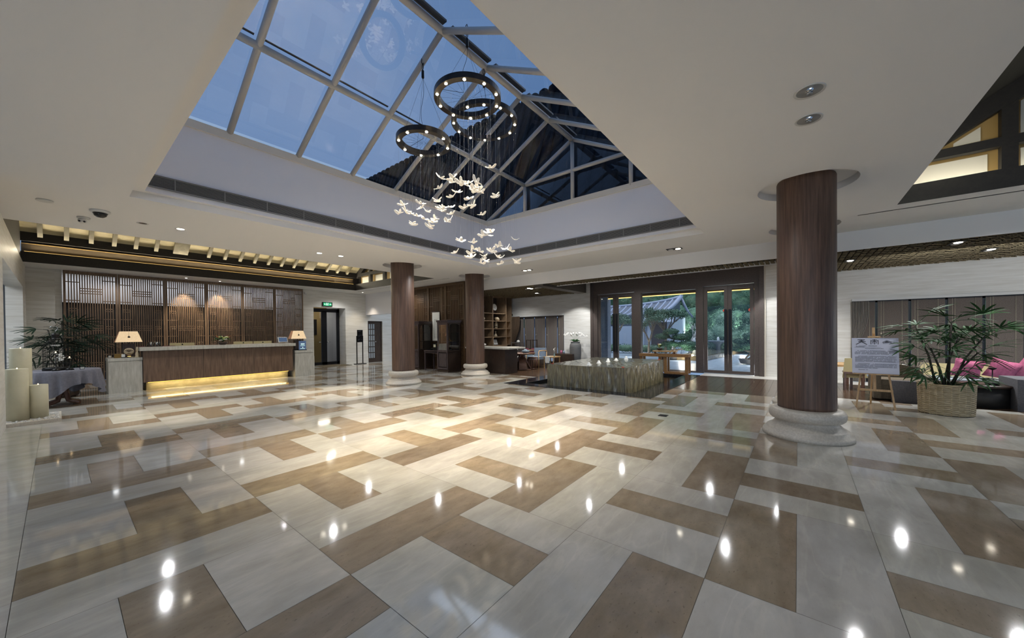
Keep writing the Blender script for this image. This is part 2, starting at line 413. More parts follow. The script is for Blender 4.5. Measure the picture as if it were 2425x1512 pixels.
# skylight glazing
yr, zr, ze = 4.15, 5.90, 4.50; sl = (zr-ze)/(D-yr)
sk = thing('window_1', None, None, (4.15, 4.15, 4.4), kind='structure')
tb = MB(); R_ = .048
xk = [.78]+[.72+.972*k for k in range(1, 7)]+[7.58]
tb.tube([(A, yr, zr), (7.6, yr, zr)], R_+.01, 12)
for yy in (5.54, 2.76): tb.tube([(A, yy, zr-abs(yy-yr)*sl), (7.6, yy, zr-abs(yy-yr)*sl)], R_, 12)
for x in xk:
    tb.tube([(x, D, ze), (x, yr, zr)], R_-.004, 12); tb.tube([(x, G, zr-abs(G-yr)*sl), (x, yr, zr)], R_-.004, 12)
for x in (7.58, .78):
    for yy in (5.54, 4.15, 2.76): tb.tube([(x, yy, ze-.04), (x, yy, zr-abs(yy-yr)*sl)], R_-.004, 12)
    tb.tube([(x, 5.54, zr-1.39*sl), (x, 2.76, zr-1.39*sl)], R_-.004, 12)
tb.build('window_frame', 'tube_white', sk)
gk = MB()
for x, x2 in zip(xk, xk[1:]): gk.bar((x+.06, yr-.12, zr+.02), (x2-.06, yr-.12, zr+.02), .09, .03)
for x, x2 in zip(xk, xk[1:]): gk.bar((x+.06, 5.50, zr-1.35*sl+.075), (x2-.06, 5.50, zr-1.35*sl+.075), .03, .012)
gk.build('gasket', 'gasket', sk)
gp = MB(); e = .055
gp.quad((A, D, ze+e), (7.66, D, ze+e), (7.66, yr, zr+e), (A, yr, zr+e)); gp.quad((A, G, zr-(yr-G)*sl+e), (A, yr, zr+e), (7.66, yr, zr+e), (7.66, G, zr-(yr-G)*sl+e))
for x in (7.66, .70): gp.add([(x, D, ze), (x, yr, zr+e), (x, G, zr-(yr-G)*sl)], [(0, 1, 2)])
gp.build('glass', 'glass_sky', sk)
# roof of the neighbouring wing seen through the skylight
rf = thing('tiled_roof', 'dark grey tiled roof of the next wing rising beyond the skylight glass', 'roof', (9, 8, 4.2))
rb = MB(); P0, P1, P2, P3, P4 = (8.1, 19, 4.3), (9.7, 19, 8.9), (9.7, 5.4, 8.9), (8.9, 3.4, 6.3), (8.1, 1.2, 4.3)
rb.add([P0, (8.1, 5.4, 4.3), P2, P1], [(0, 1, 2, 3)]); rb.add([(8.1, 5.4, 4.3), P4, P2], [(0, 1, 2)]); rb.build('roof_slope', 'roof_tile_dark', rf)
rt_ = MB(); y = 18.9
while y > 2.2:
    t = 1 if y > 5.4 else max(.15, (y-1.2)/(5.4-1.2)); rt_.tube([(8.05, y, 4.3), (8.05+1.6*t, y, 4.3+4.6*t)], .05, 8); y -= .36
rt_.build('tile_row', 'roof_tile_dark', rf)
rc = MB(); y = 18.9
while y > 5.4: rc.ell((9.72, y, 8.93), .17, .19, .17, 10, 6); y -= .36
for k in range(9): t = k/9; rc.ell((9.7-1.5*t, 5.4-4.0*t, 8.9-4.4*t), .15, .17, .15, 10, 6)
rc.build('ridge_tile', 'roof_tile_dark', rf)

# vent grilles
def grille(name, label, fixed, v, a0, a1, z0, z1, sgn, seg):
    t = thing('vent_grille', label, 'vent', ((a0+a1)/2, v, z0) if fixed == 'y' else (v, (a0+a1)/2, z0), group='air grilles of the skylight shaft')
    def bx(mb, p0, p1, d0, d1, za, zb):
        d0, d1 = sorted((v+sgn*d0, v+sgn*d1))
        if fixed == 'y': mb.box(p0, p1, d0, d1, za, zb)
        else: mb.box(d0, d1, p0, p1, za, zb)
    b_ = MB(); bx(b_, a0, a1, .002, .006, z0, z1); b_.build('backing', 'vent_dark', t)
    s_ = MB(); n = 9
    for i in range(n): zc_ = z0+(i+.5)*(z1-z0)/n; bx(s_, a0, a1, .008, .02, zc_-.0035, zc_+.0035)
    s_.build('slat', 'vent_slat', t)
    f2 = MB(); bx(f2, a0, a1, .004, .026, z1-.002, z1+.012); bx(f2, a0, a1, .004, .026, z0-.012, z0+.002)
    x = a0+.3
    while x < a1: bx(f2, x-.006, x+.006, .006, .024, z0, z1); x += seg
    f2.build('frame', 'vent_slat', t)
grille('g', 'long slatted air grille under the left sill of the skylight, above the reception side', 'y', D, A, B, 3.41, 3.565, -1, .56)
grille('g', 'slatted air grille at the foot of the skylight end wall, entrance side', 'x', B, G, D, 3.41, 3.565, -1, .56)

# ------------------------------------------------------------------ coffers with rafters
def coffer(x0, x1, ya, yb, label, wide, spacing, gable_x, tr, side2=False):
    # ya = far side with the beam (the one facing the camera), yb = other side ; s = direction out of the coffer at ya
    s = 1 if ya > yb else -1; ym = (ya+yb)/2
    f1 = MB()
    for y_, sg in ((ya, s), (yb, -s)): f1.box(x0, x1+.05, *sorted((y_, y_+sg*.05)), ZC+.001, 3.50)
    for x_, sg in ((x1, 1), (x0, -1)): f1.box(*sorted((x_, x_+sg*.05)), min(ya, yb), max(ya, yb), ZC+.001, 3.50)
    struct(f1.build('trim_%d' % tr, 'beam_black'))
    lg = MB()
    for y_, sg in ((ya, s), (yb, -s)): lg.box(x0, x1, *sorted((y_+sg*.05, y_+sg*.30)), 3.44, 3.46)
    struct(lg.build('trim_%d' % (tr+1), 'beam_black'))
    t = thing('roof_beam', 'long brown wall beam glowing above the black edge of the '+label, 'beam', ((x0+x1)/2, ya+s*.28, 3.5))
    b1 = MB(); b1.box(x0, x1, *sorted((ya+s*.22, ya+s*.34)), 3.5, 3.735); b1.build('beam', 'beam_brown', t)
    b1 = MB(); b1.box(x0, x1, *sorted((ya+s*.20, ya+s*.22)), 3.722, 3.735); b1.box(x0, x1, *sorted((ya+s*.2, ya+s*.22)), 3.50, 3.515); b1.build('edge_strip', 'gable_tan', t)
    ls = thing('cove_light', 'warm light strip behind the black edge of the '+label, 'light', ((x0+x1)/2, ya+s*.1, 3.46))
    l1 = MB(); l1.box(x0+.05, x1-.05, *sorted((ya+s*.08, ya+s*.11)), 3.49, 3.515); l1.build('strip', 'led_warm', ls)
    k = .62
    zf = lambda y_: 3.98+k*(min(abs(ya-y_), abs(yb-y_))-.02)
    mt = MB()
    for yy_, sg in ((ya, s), (yb, -s)): mt.add([(x0, yy_-sg*.02, 3.98), (x1+.3, yy_-sg*.02, 3.98), (x1+.3, ym, zf(ym)), (x0, ym, zf(ym))], [(0,1,2,3)])
    struct(mt.build('trim_%d' % (tr+3), 'shaded_lining' if side2 else 'bamboo_mat'))
    wl = MB(); wl.box(x0, x1+.1, *sorted((ya-s*.02, ya+s*.02)), 3.76, 3.985); wl.box(x0, x1+.1, *sorted((yb-s*.02, yb+s*.02)), 3.86, 3.985)
    wl.box(x0, x1+.1, *sorted((ya+s*.02, ya+s*.36)), 3.96, 3.985); wl.box(x0, x1+.1, *sorted((yb-s*.02, yb-s*.36)), 3.96, 3.985); wl.box(x0, x1, *sorted((yb-s*.34, yb-s*.36)), 3.45, 3.98)
    wl.box(x0, x1+.3, *sorted((ya+s*.36, ya+s*.40)), 3.44, 4.0); wl.box(x0, x1+.3, *sorted((yb-s*.36, yb-s*.40)), 3.44, 4.0)
    wl.box(x1+.30, x1+.34, min(ya, yb)-.4, max(ya, yb)+.4, ZC, zf(ym)); wl.box(x1+.05, x1+.32, min(ya, yb)-.4, max(ya, yb)+.4, 3.42, 3.44)
    wl.box(x0-.06, x0, min(ya, yb), max(ya, yb), ZC, zf(ym)); struct(wl.build('trim_%d' % (tr+2), 'beam_black'))
    x = x0+.3; n = 0; first = None
    while x < x1-.1:
        ww = .34 if any(abs(x-q) < .2 for q in wide) else .085
        m_ = MB(); q0 = ya-s*.06 if not side2 else yb+s*.06
        m_.bar((x, q0, zf(q0)-.10), (x, ym, zf(ym)-.10), ww, .09)
        o = m_.build('rafter', 'rafter' if not side2 else 'rafter_shaded')
        if ww > .1: tag(o, ('wide rafter nearer the gable of the ' if x > 4.5 else 'wide rafter far from the gable of the ')+label, 'rafter', 'rafters of the '+label)
        else: tag(o, 'narrow sloping rafter under the bamboo lining of the '+label, 'rafter', 'rafters of the '+label)
        x += spacing+(.26 if ww > .1 else 0) if not any(abs(x+spacing-q) < .2 for q in wide) else spacing+.12
        n += 1
    # gable end
    g = thing('gable_end', 'black framed gable end with cream panels closing the '+label, 'gable', (x1, ym, 3.5))
    w_ = MB(); w_.prism([(x1+.26, ya, 3.45), (x1+.26, yb, 3.45), (x1+.26, yb, 4.0), (x1+.26, ym, zf(ym)), (x1+.26, ya, 4.0)], (.04, 0, 0)); w_.build('tan_panel', 'gable_tan', g)
    p = MB(); fr = MB(); Wd = abs(ya-yb); st = Wd/5
    for i in range(5):
        u0_, u1_ = ya-s*(i*st+.14), ya-s*((i+1)*st-.14)
        inn = .06
        p.prism([(x1+.235, u0_, 3.56), (x1+.235, u1_, 3.56), (x1+.235, u1_, 3.80), (x1+.235, u0_, 3.80)], (.02, 0, 0))
        zz = lambda u: zf(u)-.27
        if zz(u1_) > 4.0 and zz(u0_) > 3.97: p.prism([(x1+.235, u0_, 4.0), (x1+.235, u1_, 4.0), (x1+.235, u1_, zz(u1_)), (x1+.235, u0_, zz(u0_))], (.02, 0, 0))
        if i == 0 or i == 4:
            e0, e1 = (ya-s*.6, ya-s*(st-.2)) if i == 0 else (ya-s*(Wd-.6), ya-s*(Wd-st+.2))
            p.prism([(x1+.235, e0, 4.01), (x1+.235, e1, 4.01), (x1+.235, e1, zf(e1)-.29), (x1+.235, e0, zf(e0)-.29)], (.02, 0, 0))
        if i: fr.box(x1+.045, x1+.155, min(ya-s*i*st-.07, ya-s*i*st+.07), max(ya-s*i*st-.07, ya-s*i*st+.07), 3.45, zf(ya-s*i*st)-.1)
    fr.box(x1+.04, x1+.15, min(ya, yb), max(ya, yb), 3.82, 3.94)
    fr.bar((x1+.1, ya, zf(ya)-.13), (x1+.1, ym, zf(ym)-.13), .13, .22); fr.bar((x1+.1, yb, zf(ya)-.13), (x1+.1, ym, zf(ym)-.13), .13, .22)
    p.build('cream_panel', 'gable_white', g); fr.build('frame', 'beam_black', g)
    light('AREA', 'cove_lamp', ((x0+x1)/2, ya+s*.1, 3.53), 55 if not side2 else 8, (1, .87, .62), x1-x0-.3, .05, to=((x0+x1)/2, ya-s*.4, 4.6))
    for y_, sg in ((ya, s), (yb, -s)): light('AREA', 'gable_lamp', (x1-.9, y_+sg*.12, 3.53), 8, (1, .93, .74), 1.4, .05, to=(x1+.3, y_-sg*1.3, 4.05))
    light('AREA', 'gable_lamp', (x1+.07, ym, 3.47), 5, (1, .93, .74), .05, Wd-.3, to=(x1+.16, ym, 4.6)).rotation_euler = (0, radians(-138), 0)
    light('AREA', 'cove_lamp', ((x0+x1)/2, yb-s*.1, 3.53), 12 if not side2 else .5, (1, .87, .62), x1-x0-.3, .05, to=((x0+x1)/2, yb+s*.4, 4.6))
coffer(-.53, 8.0, 14.9, 9.7, 'timber ceiling over the reception', (2.4, 5.95), .415, 8.0, 10)
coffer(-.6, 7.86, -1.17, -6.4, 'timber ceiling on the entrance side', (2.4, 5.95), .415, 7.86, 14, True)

# ------------------------------------------------------------------ woven ceiling over the entrance zone
wv = MB()
for (a, b, c0, d) in [(9.45, 10.3, -9, 10.6), (10.3, 12.93, -9, -.3), (10.3, 12.93, 6.6, 10.6)]:
    wv.quad((a, c0, 2.97), (a, d, 2.97), (b, d, 2.97), (b, c0, 2.97), 1)
    y = c0
    while y < d-.01:
        x = a
        while x < b-.01:
            x2 = min(x+.115, b); y2 = min(y+.1, d); h = .014*random.random()
            wv.add([(x, y+.012, 2.885+h), (x2, y+.012, 2.935), (x2, y2-.012, 2.945), (x, y2-.012, 2.895+h), (x, y+.012, 2.9+h), (x, y2-.012, 2.91+h)],
                   [(0, 3, 2, 1), (0, 1, 4), (0, 4, 5, 3)], 0)
            x = x2
        y += .1
struct(wv.build('ceiling_woven', ['woven', 'woven_gap']))
vt = MB(); vt.quad((10.3, -.3, 3.29), (10.3, 7.55, 3.29), (12.95, 7.55, 3.29), (12.95, -.3, 3.29))
vt.quad((10.3, -.3, 2.88), (10.3, 7.55, 2.88), (10.3, 7.55, 3.29), (10.3, -.3, 3.29)); vt.quad((10.3, -.3, 2.88), (12.95, -.3, 2.88), (12.95, -.3, 3.29), (10.3, -.3, 3.29))
struct(vt.build('ceiling_vestibule', 'ceiling_paint'))
fa = MB(); fa.box(9.43, 9.46, -9, 10.6, 2.88, ZC+.01); struct(fa.build('trim_20', 'ceiling_paint'))
bm = MB(); bm.box(9.46, 12.4, 6.25, 6.6, 2.83, 3.3); tag(bm.build('ceiling_beam', 'beam_brown'), 'dark beam crossing the woven ceiling towards the white pier left of the entrance doors', 'beam')

# ------------------------------------------------------------------ walls
def wall(name, boxes, m):
    b = MB()
    for q in boxes: b.box(*q)
    return struct(b.build(name, m))
wall('wall_left', [(-.75, -.5, 7.0, 9.45, 0, ZC), (-.75, -.5, 9.45, 14.65, 2.6, ZC), (-.75, -.5, 14.65, 16.05, 0, ZC)], 'stone_wall')
wall('wall_corridor', [(-3.6, -3.5, 6, 17.6, 0, ZC), (-3.6, -.5, 17.4, 17.5, 0, ZC), (-.75, -.5, 16.05, 17.5, 0, ZC)], 'wall_bluegrey')
wall('wall_back', [(-.5, -.02, 15.98, 16.2, 0, ZC), (6.3, 6.75, 16.05, 16.3, 0, ZC), (8.12, 9.2, 16.05, 16.3, 0, ZC), (6.75, 8.12, 16.05, 16.3, 2.53, ZC),
     (9.2, 9.97, 16.05, 16.3, 1.98, ZC), (9.97, 12.2, 16.05, 16.3, 0, ZC), (6.70, 6.75, 16.3, 16.75, 0, 2.53), (8.12, 8.17, 16.3, 16.75, 0, 2.53)], 'stone_wall')
wall('wall_office', [(-.5, 6.3, 17.3, 17.4, 0, ZC)], 'beam_black')
wall('wall_office_upper', [(5.75, 6.3, 17.2, 17.29, 0, 2.42), (-.5, 6.3, 17.2, 17.29, 2.42, ZC)], 'shaft_paint')
wall('wall_side', [(-.02, .1, 16.0, 17.3, 0, ZC), (6.3, 6.35, 16.3, 17.3, 0, ZC)], 'stone_wall')
wall('wall_far', [(9.1, 9.4, 12.35, 16.05, 2.26, ZC)], 'shaft_paint')
wall('wall_shop', [(9.2, 9.3, 9.4, 12.4, 1.9, ZC), (9.2, 12.2, 12.3, 12.4, 0, ZC)], 'dark_wood')
wall('wall_lounge', [(12.93, 13.15, -9, -1.1, 2.13, 2.97), (12.93, 13.15, -1.1, .76, 0, 3.3), (12.93, 13.15, 6.32, 7.53, 0, 3.3), (12.93, 13.15, 7.53, 10.4, 2.09, 2.97)], 'stone_wall')
wall('wall_tea', [(12.6, 12.93, 10.25, 10.4, 0, 2.97), (12.93, 13.15, 10.2, 10.4, 0, 2.2), (9.165, 9.2, 9.35, 10.6, 0, ZC), (9.1, 13.1, 10.6, 10.7, 0, 3.1)], 'wall_brown')
wall('trim_21', [(12.86, 12.93, -9, -1.1, 2.09, 2.15), (12.86, 12.93, 7.53, 10.2, 2.05, 2.11)], 'plastic_white')
wall('trim_22', [(12.9, 12.96, 6.25, 6.33, 0, 3.28), (12.88, 12.93, .74, .80, 0, 3.28)], 'trim_paint')
# baseboard line of the back wall
wall('baseboard_back', [(6.3, 6.75, 16.03, 16.05, 0, .45), (8.12, 9.2, 16.03, 16.05, 0, .45)], 'stone_wall')

# ------------------------------------------------------------------ entrance front
XE = 12.93
ef = MB()
def fr(y0, y1, z0, z1, d0=-.06, d1=.14): ef.box(XE+d0, XE+d1, y0, y1, z0, z1)
fr(.80, 6.28, 2.78, 3.26); fr(.80, 1.02, 0, 2.78); fr(6.02, 6.28, 0, 2.78); fr(4.37, 4.60, 0, 2.78); fr(2.38, 2.60, 0, 2.78)
fr(2.6, 4.37, 2.72, 2.78); fr(2.6, 4.37, 0, .05); ef.box(XE-.1, XE+.2, 6.2, 6.30, 0, 3.26); ef.box(XE-.1, XE+.2, .78, .9, 0, 3.26)
wn = thing('window_2', None, None, (XE, 3.5, 0), kind='structure'); ef.build('window_frame', 'frame_bronze', wn)
g = MB(); g.quad((XE+.04, 2.6, .05), (XE+.04, 4.37, .05), (XE+.04, 4.37, 2.72), (XE+.04, 2.6, 2.72)); g.build('glass', 'glass_door', wn)
def door(name, ya, yb):
    d = thing(name, None, None, (XE, (ya+yb)/2, 0), kind='structure'); ym = (ya+yb)/2
    for (a, b, hy) in ((ya, ym-.003, ym-.06), (ym+.003, yb, ym+.06)):
        m_ = MB()
        st = .1
        m_.box(XE-.03, XE+.03, a, a+st, .02, 2.75); m_.box(XE-.03, XE+.03, b-st, b, .02, 2.75); m_.box(XE-.03, XE+.03, a+st, b-st, 2.66, 2.75); m_.box(XE-.03, XE+.03, a+st, b-st, .02, .11)
        dl = m_.build('door_leaf', 'frame_bronze', d)
        q = MB(); q.quad((XE, a+st, .11), (XE, b-st, .11), (XE, b-st, 2.66), (XE, a+st, 2.66)); q.build('glass', 'glass_door', dl)
        h = MB(); h.box(XE-.09, XE-.06, hy-.035, hy+.035, .62, 2.02); h.box(XE-.07, XE-.03, hy-.03, hy+.03, .66, .70); h.box(XE-.07, XE-.03, hy-.03, hy+.03, 1.94, 1.98)
        h.build('door_handle', 'frame_black', dl)
door('door_1', 1.03, 2.37); door('door_2', 4.61, 6.01)
# glazed double door of the back wall
d = thing('door_3', None, None, (7.43, 16.7, 0), kind='structure'); m_ = MB(); yy = 16.62
for (a, b, z0, z1) in ((6.76, 6.84, 0, 2.5), (8.0, 8.12, 0, 2.5), (6.76, 8.12, 2.36, 2.52), (6.76, 8.12, 0, .12), (7.33, 7.55, 0, 2.4)): m_.box(a, b, yy, yy+.07, z0, z1)
m_.build('door_frame', 'frame_black', d)
q = MB(); q.quad((6.84, yy+.03, .1), (7.36, yy+.03, .1), (7.36, yy+.03, 2.36), (6.84, yy+.03, 2.36)); q.quad((7.52, yy+.03, .1), (8.0, yy+.03, .1), (8.0, yy+.03, 2.36), (7.52, yy+.03, 2.36)); q.build('glass', 'glass_door', d)
q = MB(); q.tube([(7.54, yy-.03, 1.02), (7.66, yy-.05, 1.02)], .012); q.tube([(7.30, yy-.03, 1.02), (7.18, yy-.05, 1.02)], .012); q.build('door_handle', 'steel', d)
wall('wall_lift', [(6.3, 8.45, 18.6, 18.7, 0, 2.9), (9.0, 10.3, 18.9, 19.0, 0, 2.9), (6.3, 10.3, 16.8, 19, 2.9, 2.95)], 'gable_tan')
wall('wall_lift_side', [(8.45, 9.0, 18.6, 18.7, 0, 2.9), (10.3, 10.35, 16.8, 19, 0, 2.9)], 'shaft_paint')
wall('floor_lift', [(6.2, 10.3, 16.9, 19, -.02, -.001)], 'marble_light')
light('AREA', 'lobby_lamp', (7.9, 17.7, 2.85), 8, (1, .93, .78), .5, to=(7.9, 17.7, 0))
o = MB(); o.box(7.72, 7.95, 18.56, 18.6, 1.35, 2.1); tag(o.build('wall_plaque', 'plastic_dark'), 'black panel on the yellowish wall behind the left leaf of the glazed back door', 'sign')
# dark leaf door with glass strips
d = thing('door_4', None, None, (9.58, 16.1, 0), kind='structure'); m_ = MB(); m_.box(9.2, 9.97, 16.12, 16.18, 0, 1.98); m_.build('door_leaf', 'dark_wood', d)
m_ = MB()
for x in (9.28, 9.39, 9.50):
    for k in range(6): m_.box(x, x+.07, 16.105, 16.12, .2+k*.28, .44+k*.28)
m_.build('glass_strip', 'wall_bluegrey', d)
m_ = MB(); m_.ell((9.62, 16.09, .98), .03, .03, .03); m_.build('door_handle', 'steel', d)

# ------------------------------------------------------------------ columns
def column(x, y, label, cat='column', group='round timber columns on stone bases'):
    t = thing('round_column', label, cat, (x, y, 0), group=group)
    s = MB(); s.lathe([(.303, .36), (.305, .4), (.305, ZC+.07), (.298, ZC+.09)], 64, (x, y, 0)); s.build('shaft', 'column_wood', t)
    b = MB(); pr = [(.47, 0), (.475, .03), (.465, .06), (.43, .07), (.425, .105), (.405, .12), (.375, .13), (.345, .165), (.325, .185), (.325, .21), (.345, .215)]
    for k in range(9): a = -pi/2+pi*k/8; pr.append((.355+.045*cos(a), .285+.07*sin(a)))
    pr += [(.325, .36), (.3, .365)]
    b.lathe(pr, 64, (x, y, 0)); b.build('base', 'base_stone', t)
column(*COLS[0], 'big brown timber column on a stone base, nearest to the camera, right of the fountain')
column(*COLS[1], 'brown timber column left of the display cabinets, the middle one in the picture')
column(*COLS[2], 'brown timber column in front of the tea bar, the thinnest looking one')
column(*COLS[3], 'timber column mostly hidden behind the big near column')

# ------------------------------------------------------------------ skylight chandeliers
fwv = (.784, .621)
def butterfly_mesh():
    m_ = MB(); sp = .075
    for s in (1, -1):
        for (dy, ln, wd, rise) in ((.018, .98, .036, .6), (-.024, .7, .031, .42)):
            # a rounded wing slab with a thicker rim
            P = []
            n = 8
            for k in range(n+1):
                t = k/n; P.append((s*(.004+sp*ln*t), dy*(1+t*1.3), sp*ln*t*rise*(.4+.6*t)))
            L_, R2 = [], []
            for k, p in enumerate(P):
                wdt = wd*(.35+.95*sin(pi*(.12+.80*k/n)))
                L_.append((p[0], p[1]+wdt/2+.004, p[2])); R2.append((p[0], p[1]-wdt/2, p[2]))
            for k in range(n): m_.quad(L_[k], L_[k+1], R2[k+1], R2[k], 0)
            m_.tube(L_+R2[::-1], .0036, 5, 1, closed=True)
    m_.tube([(0, -.045, -.002), (0, 0, .004), (0, .05, .008)], [.004, .007, .005], 6, 1)
    for s in (1, -1): m_.tube([(0, .05, .008), (s*.012, .07, .03)], .0016, 4, 1)
    return m_
bfm = None
def chandelier(name, label, hook, R, zr_, nb, bpts, a0, ph):
    global bfm
    hx, hy, hz_ = hook
    t = thing('chandelier', label, 'chandelier', (hx, hy, zr_), group='ring chandeliers with glass butterflies')
    r = MB(); n = 64; wd = .085; prof = [(R, 0), (R, .075), (R-wd, .075), (R-wd, 0)]
    v = []; f = []
    for k in range(n):
        a = 2*pi*k/n
        for pr_, pz in prof: v.append((hx+pr_*cos(a), hy+pr_*sin(a), zr_+pz))
    for k in range(n):
        j = (k+1) % n
        for q in range(4): f.append((k*4+q, j*4+q, j*4+(q+1) % 4, k*4+(q+1) % 4))
    r.add(v, f, 0, False); r.build('ring', 'ring_metal', t)
    for k in range(nb):
        a = 2*pi*(k+ph)/nb; c = (hx+(R-wd/2)*cos(a), hy+(R-wd/2)*sin(a), zr_)
        b = MB(); b.lathe([(.0, -.012), (.016, -.008), (.02, 0), (.02, .004)], 12, c); b.build('bulb', 'bulb', t)
    wr = MB()
    for k in range(3):
        a = 2*pi*k/3+a0; wr.tube([(hx+(R-.04)*cos(a), hy+(R-.04)*sin(a), zr_+.07), (hx, hy, hz_-.32)], .0016, 4)
    wr.build('suspension_wire', 'black_metal', t)
    sp = MB()
    for k in range(16):
        a = 2*pi*k/16; sp.tube([(hx+(R-.06)*cos(a), hy+(R-.06)*sin(a), zr_+.02), (hx+.02*cos(a), hy+.02*sin(a), zr_+.02)], .0012, 4)
        sp.ell((hx+(R*.45)*cos(a), hy+(R*.45)*sin(a), zr_+.02), .004, .004, .004, 5, 4)
    sp.build('wire_spokes', 'black_metal', t)
    hk = MB(); hk.tube([(hx, hy, hz_-.12+.035*0), (hx+.022, hy, hz_-.09), (hx+.018, hy, hz_-.03), (hx, hy, hz_), (hx-.018, hy, hz_-.03), (hx-.022, hy, hz_-.09)], .006, 6, closed=True)
    hk.tube([(hx, hy, hz_-.2), (hx, hy+.015, hz_-.17), (hx, hy+.015, hz_-.12), (hx, hy, hz_-.09), (hx, hy-.015, hz_-.12), (hx, hy-.015, hz_-.17)], .006, 6, closed=True)
    hk.lathe([(.018, 0), (.022, .01), (.022, .11), (.01, .125)], 12, (hx, hy, hz_-.32)); hk.build('hook', 'black_metal', t)
    cb = MB(); pts = []
    for k in range(14):
        q = k/13; pts.append((hx+.09*q*cos(a0)+.02*sin(9*q), hy+.09*q*sin(a0)+.02*cos(11*q)*q, hz_-.3-(hz_-.3-zr_-.06)*q))
    pts[-1] = (hx+(R-.05)*cos(a0+.4), hy+(R-.05)*sin(a0+.4), zr_+.07); cb.tube(pts, .003, 5); cb.build('cable', 'black_metal', t)
    # butterflies hang on their own wires: given as (sideways, height) plus a depth inside the ring
    rd = random.Random(nb*7)
    for (u, z) in bpts:
        u = max(-R*.97, min(R*.97, u)); dm = sqrt(max(.0, (R-.03)**2-u*u)); dpt = rd.uniform(-1, 1)*dm
        ang_ = atan2(hy, hx); x = hx+sin(ang_)*u+cos(ang_)*dpt; y = hy-cos(ang_)*u+sin(ang_)*dpt
        if bfm is None:
            o = butterfly_mesh().build('butterfly', ['acrylic_glow', 'acrylic_rim_glow'], t, local=True); bfm = o.data
        else:
            o = bpy.data.objects.new('butterfly', bfm); C.objects.link(o); o.parent = t
        o.location = (x-hx, y-hy, z-zr_); o.rotation_euler = (rd.uniform(-.5, .5), rd.uniform(-.55, .55), rd.uniform(0, 6.28)); s_ = rd.uniform(.78, .98); o.scale = (s_, s_, s_)
        wz = MB(); wz.tube([(x, y, z), (x, y, zr_+.02)], .0009, 3, caps=False); wo = wz.build('hanging_wire', 'steel', t); wo.parent = o; wo.matrix_parent_inverse = o.matrix_basis.inverted()
    light('SPOT', 'chandelier_lamp', (hx, hy, zr_-.06), CH_E, (1, .86, .66), .12, spot=74, blend=.8, to=(hx, hy, 0))
CH_E = 600
def zpix(pts, X0p, D, zc_, yc):  # sideways offset and height, read against the hanging point
    return [((px-X0p)*D/f_*.985, zc_-(py-yc)*D*.985/f_) for px, py in pts]
Z5 = lambda L_: [(900+a/5.04, 360+b/5.04) for a, b in L_]
g1 = Z5([(880,265),(1325,265),(740,345),(1070,290),(1125,330),(1185,350),(880,400),(930,420),(975,410),(1125,395),(1220,400),(1025,465),(1155,470),(720,480),(870,525),(1400,490),(1120,525),(1010,570),(1075,590),(1230,670)])
g3 = Z5([(262,608),(550,615),(480,645),(345,685),(420,700),(235,735),(300,690),(480,720),(660,665),(740,610),(830,640),(690,690),(640,740),(830,720),(720,745),(520,775),(590,780),(630,800),(380,835),(575,845),(780,830),(805,785)])
g2 = Z5([(940,1045),(950,1085),(1095,1065),(1095,1105),(1210,1090),(1280,990),(1290,1025),(1270,1065),(1410,1090),(1590,1070),(1555,1140),(1060,1165),(1175,1180),(1225,1185),(895,1210),(1025,1225),(1220,1225),(1300,1220),(1390,1200),(1440,1205),(1475,1215),(1080,1270),(1195,1285),(1315,1265),(1240,1330),(1425,1330),(1620,1320)])
chandelier('c', 'upper ring chandelier with butterflies, its ring hanging highest in the picture', (3.65, 3.65, 5.74), .469, 4.67, 10, zpix(g1, 1112, 5.16, 3.709, 400), 2.2, .1)
chandelier('c', 'widest ring chandelier, right and furthest back, with its butterflies lowest in the picture', (4.54, 4.15, 5.85), .557, 4.915, 12, zpix(g2, 1147, 6.15, 3.089, 550), .4, .4)
chandelier('c', 'smallest ring chandelier, on the left, with a tight flock of butterflies under it', (3.61, 4.59, 5.70), .417, 4.345, 8, zpix(g3, 1003, 5.84, 3.467, 475), 1.2, .3)

# ------------------------------------------------------------------ lattice screens
def lattice(W, Hh, wood):
    fm = MB(); lt = MB(); fm.box(0, .045, -.04, .04, 0, Hh); fm.box(W-.045, W, -.04, .04, 0, Hh); fm.box(.045, W-.045, -.035, .035, Hh-.09, Hh); fm.box(.045, W-.045, -.035, .035, 0, .1)
    i0, i1 = .045, W-.045; Wi = i1-i0; sz = .27*Wi; a, b = i0+sz, i1-sz
    for x in (a, b): lt.box(x-.012, x+.012, -.025, .025, .1, Hh-.09)
    def sl_(p, q, n):
        for k in range(1, n+1):
            x = p+(q-p)*k/(n+1); lt.box(x-.0115, x+.0115, -.018, .018, .1, Hh-.09)
    sl_(i0, a, 4); sl_(a, b, 8); sl_(b, i1, 4)
    for z in (2.75, 2.68, 2.61, 1.69, 1.62, 1.555, .62, .55, .48): lt.box(a, b, -.02, .02, z-.012, z+.012)
    for (p, q, dz) in ((i0, a, 0), (b, i1, .08)):
        for z in (2.92, 2.405, 1.881, 1.364, .85, .35): lt.box(p, q, -.02, .02, z+dz*(z > 2.5)-.011, z+dz*(z > 2.5)+.011)
    for c in ((i0+a)/2, (b+i1)/2):
        for z in (2.142, 1.633, 1.114, .6):
            o_ = [(.085, 0), (.05, .035), (-.05, .035), (-.085, 0), (-.05, -.035), (.05, -.035)]
            lt.tube([(c+x_, 0, z+z_) for x_, z_ in o_], .015, 6, closed=True); lt.box(c-.03, c+.03, -.02, .02, z+.03, z+.045); lt.box(c-.03, c+.03, -.02, .02, z-.045, z-.03)
    return fm, lt
base = None
def screen(loc, rz, W, Hh, wood, label, group, src=None):
    t = thing('lattice_screen', label, 'screen', loc, rz, group)
    if src is None:
        fm, lt = lattice(W, Hh, wood); fm.build('frame', wood, t, local=True); lt.build('lattice', wood, t, local=True)
    return t
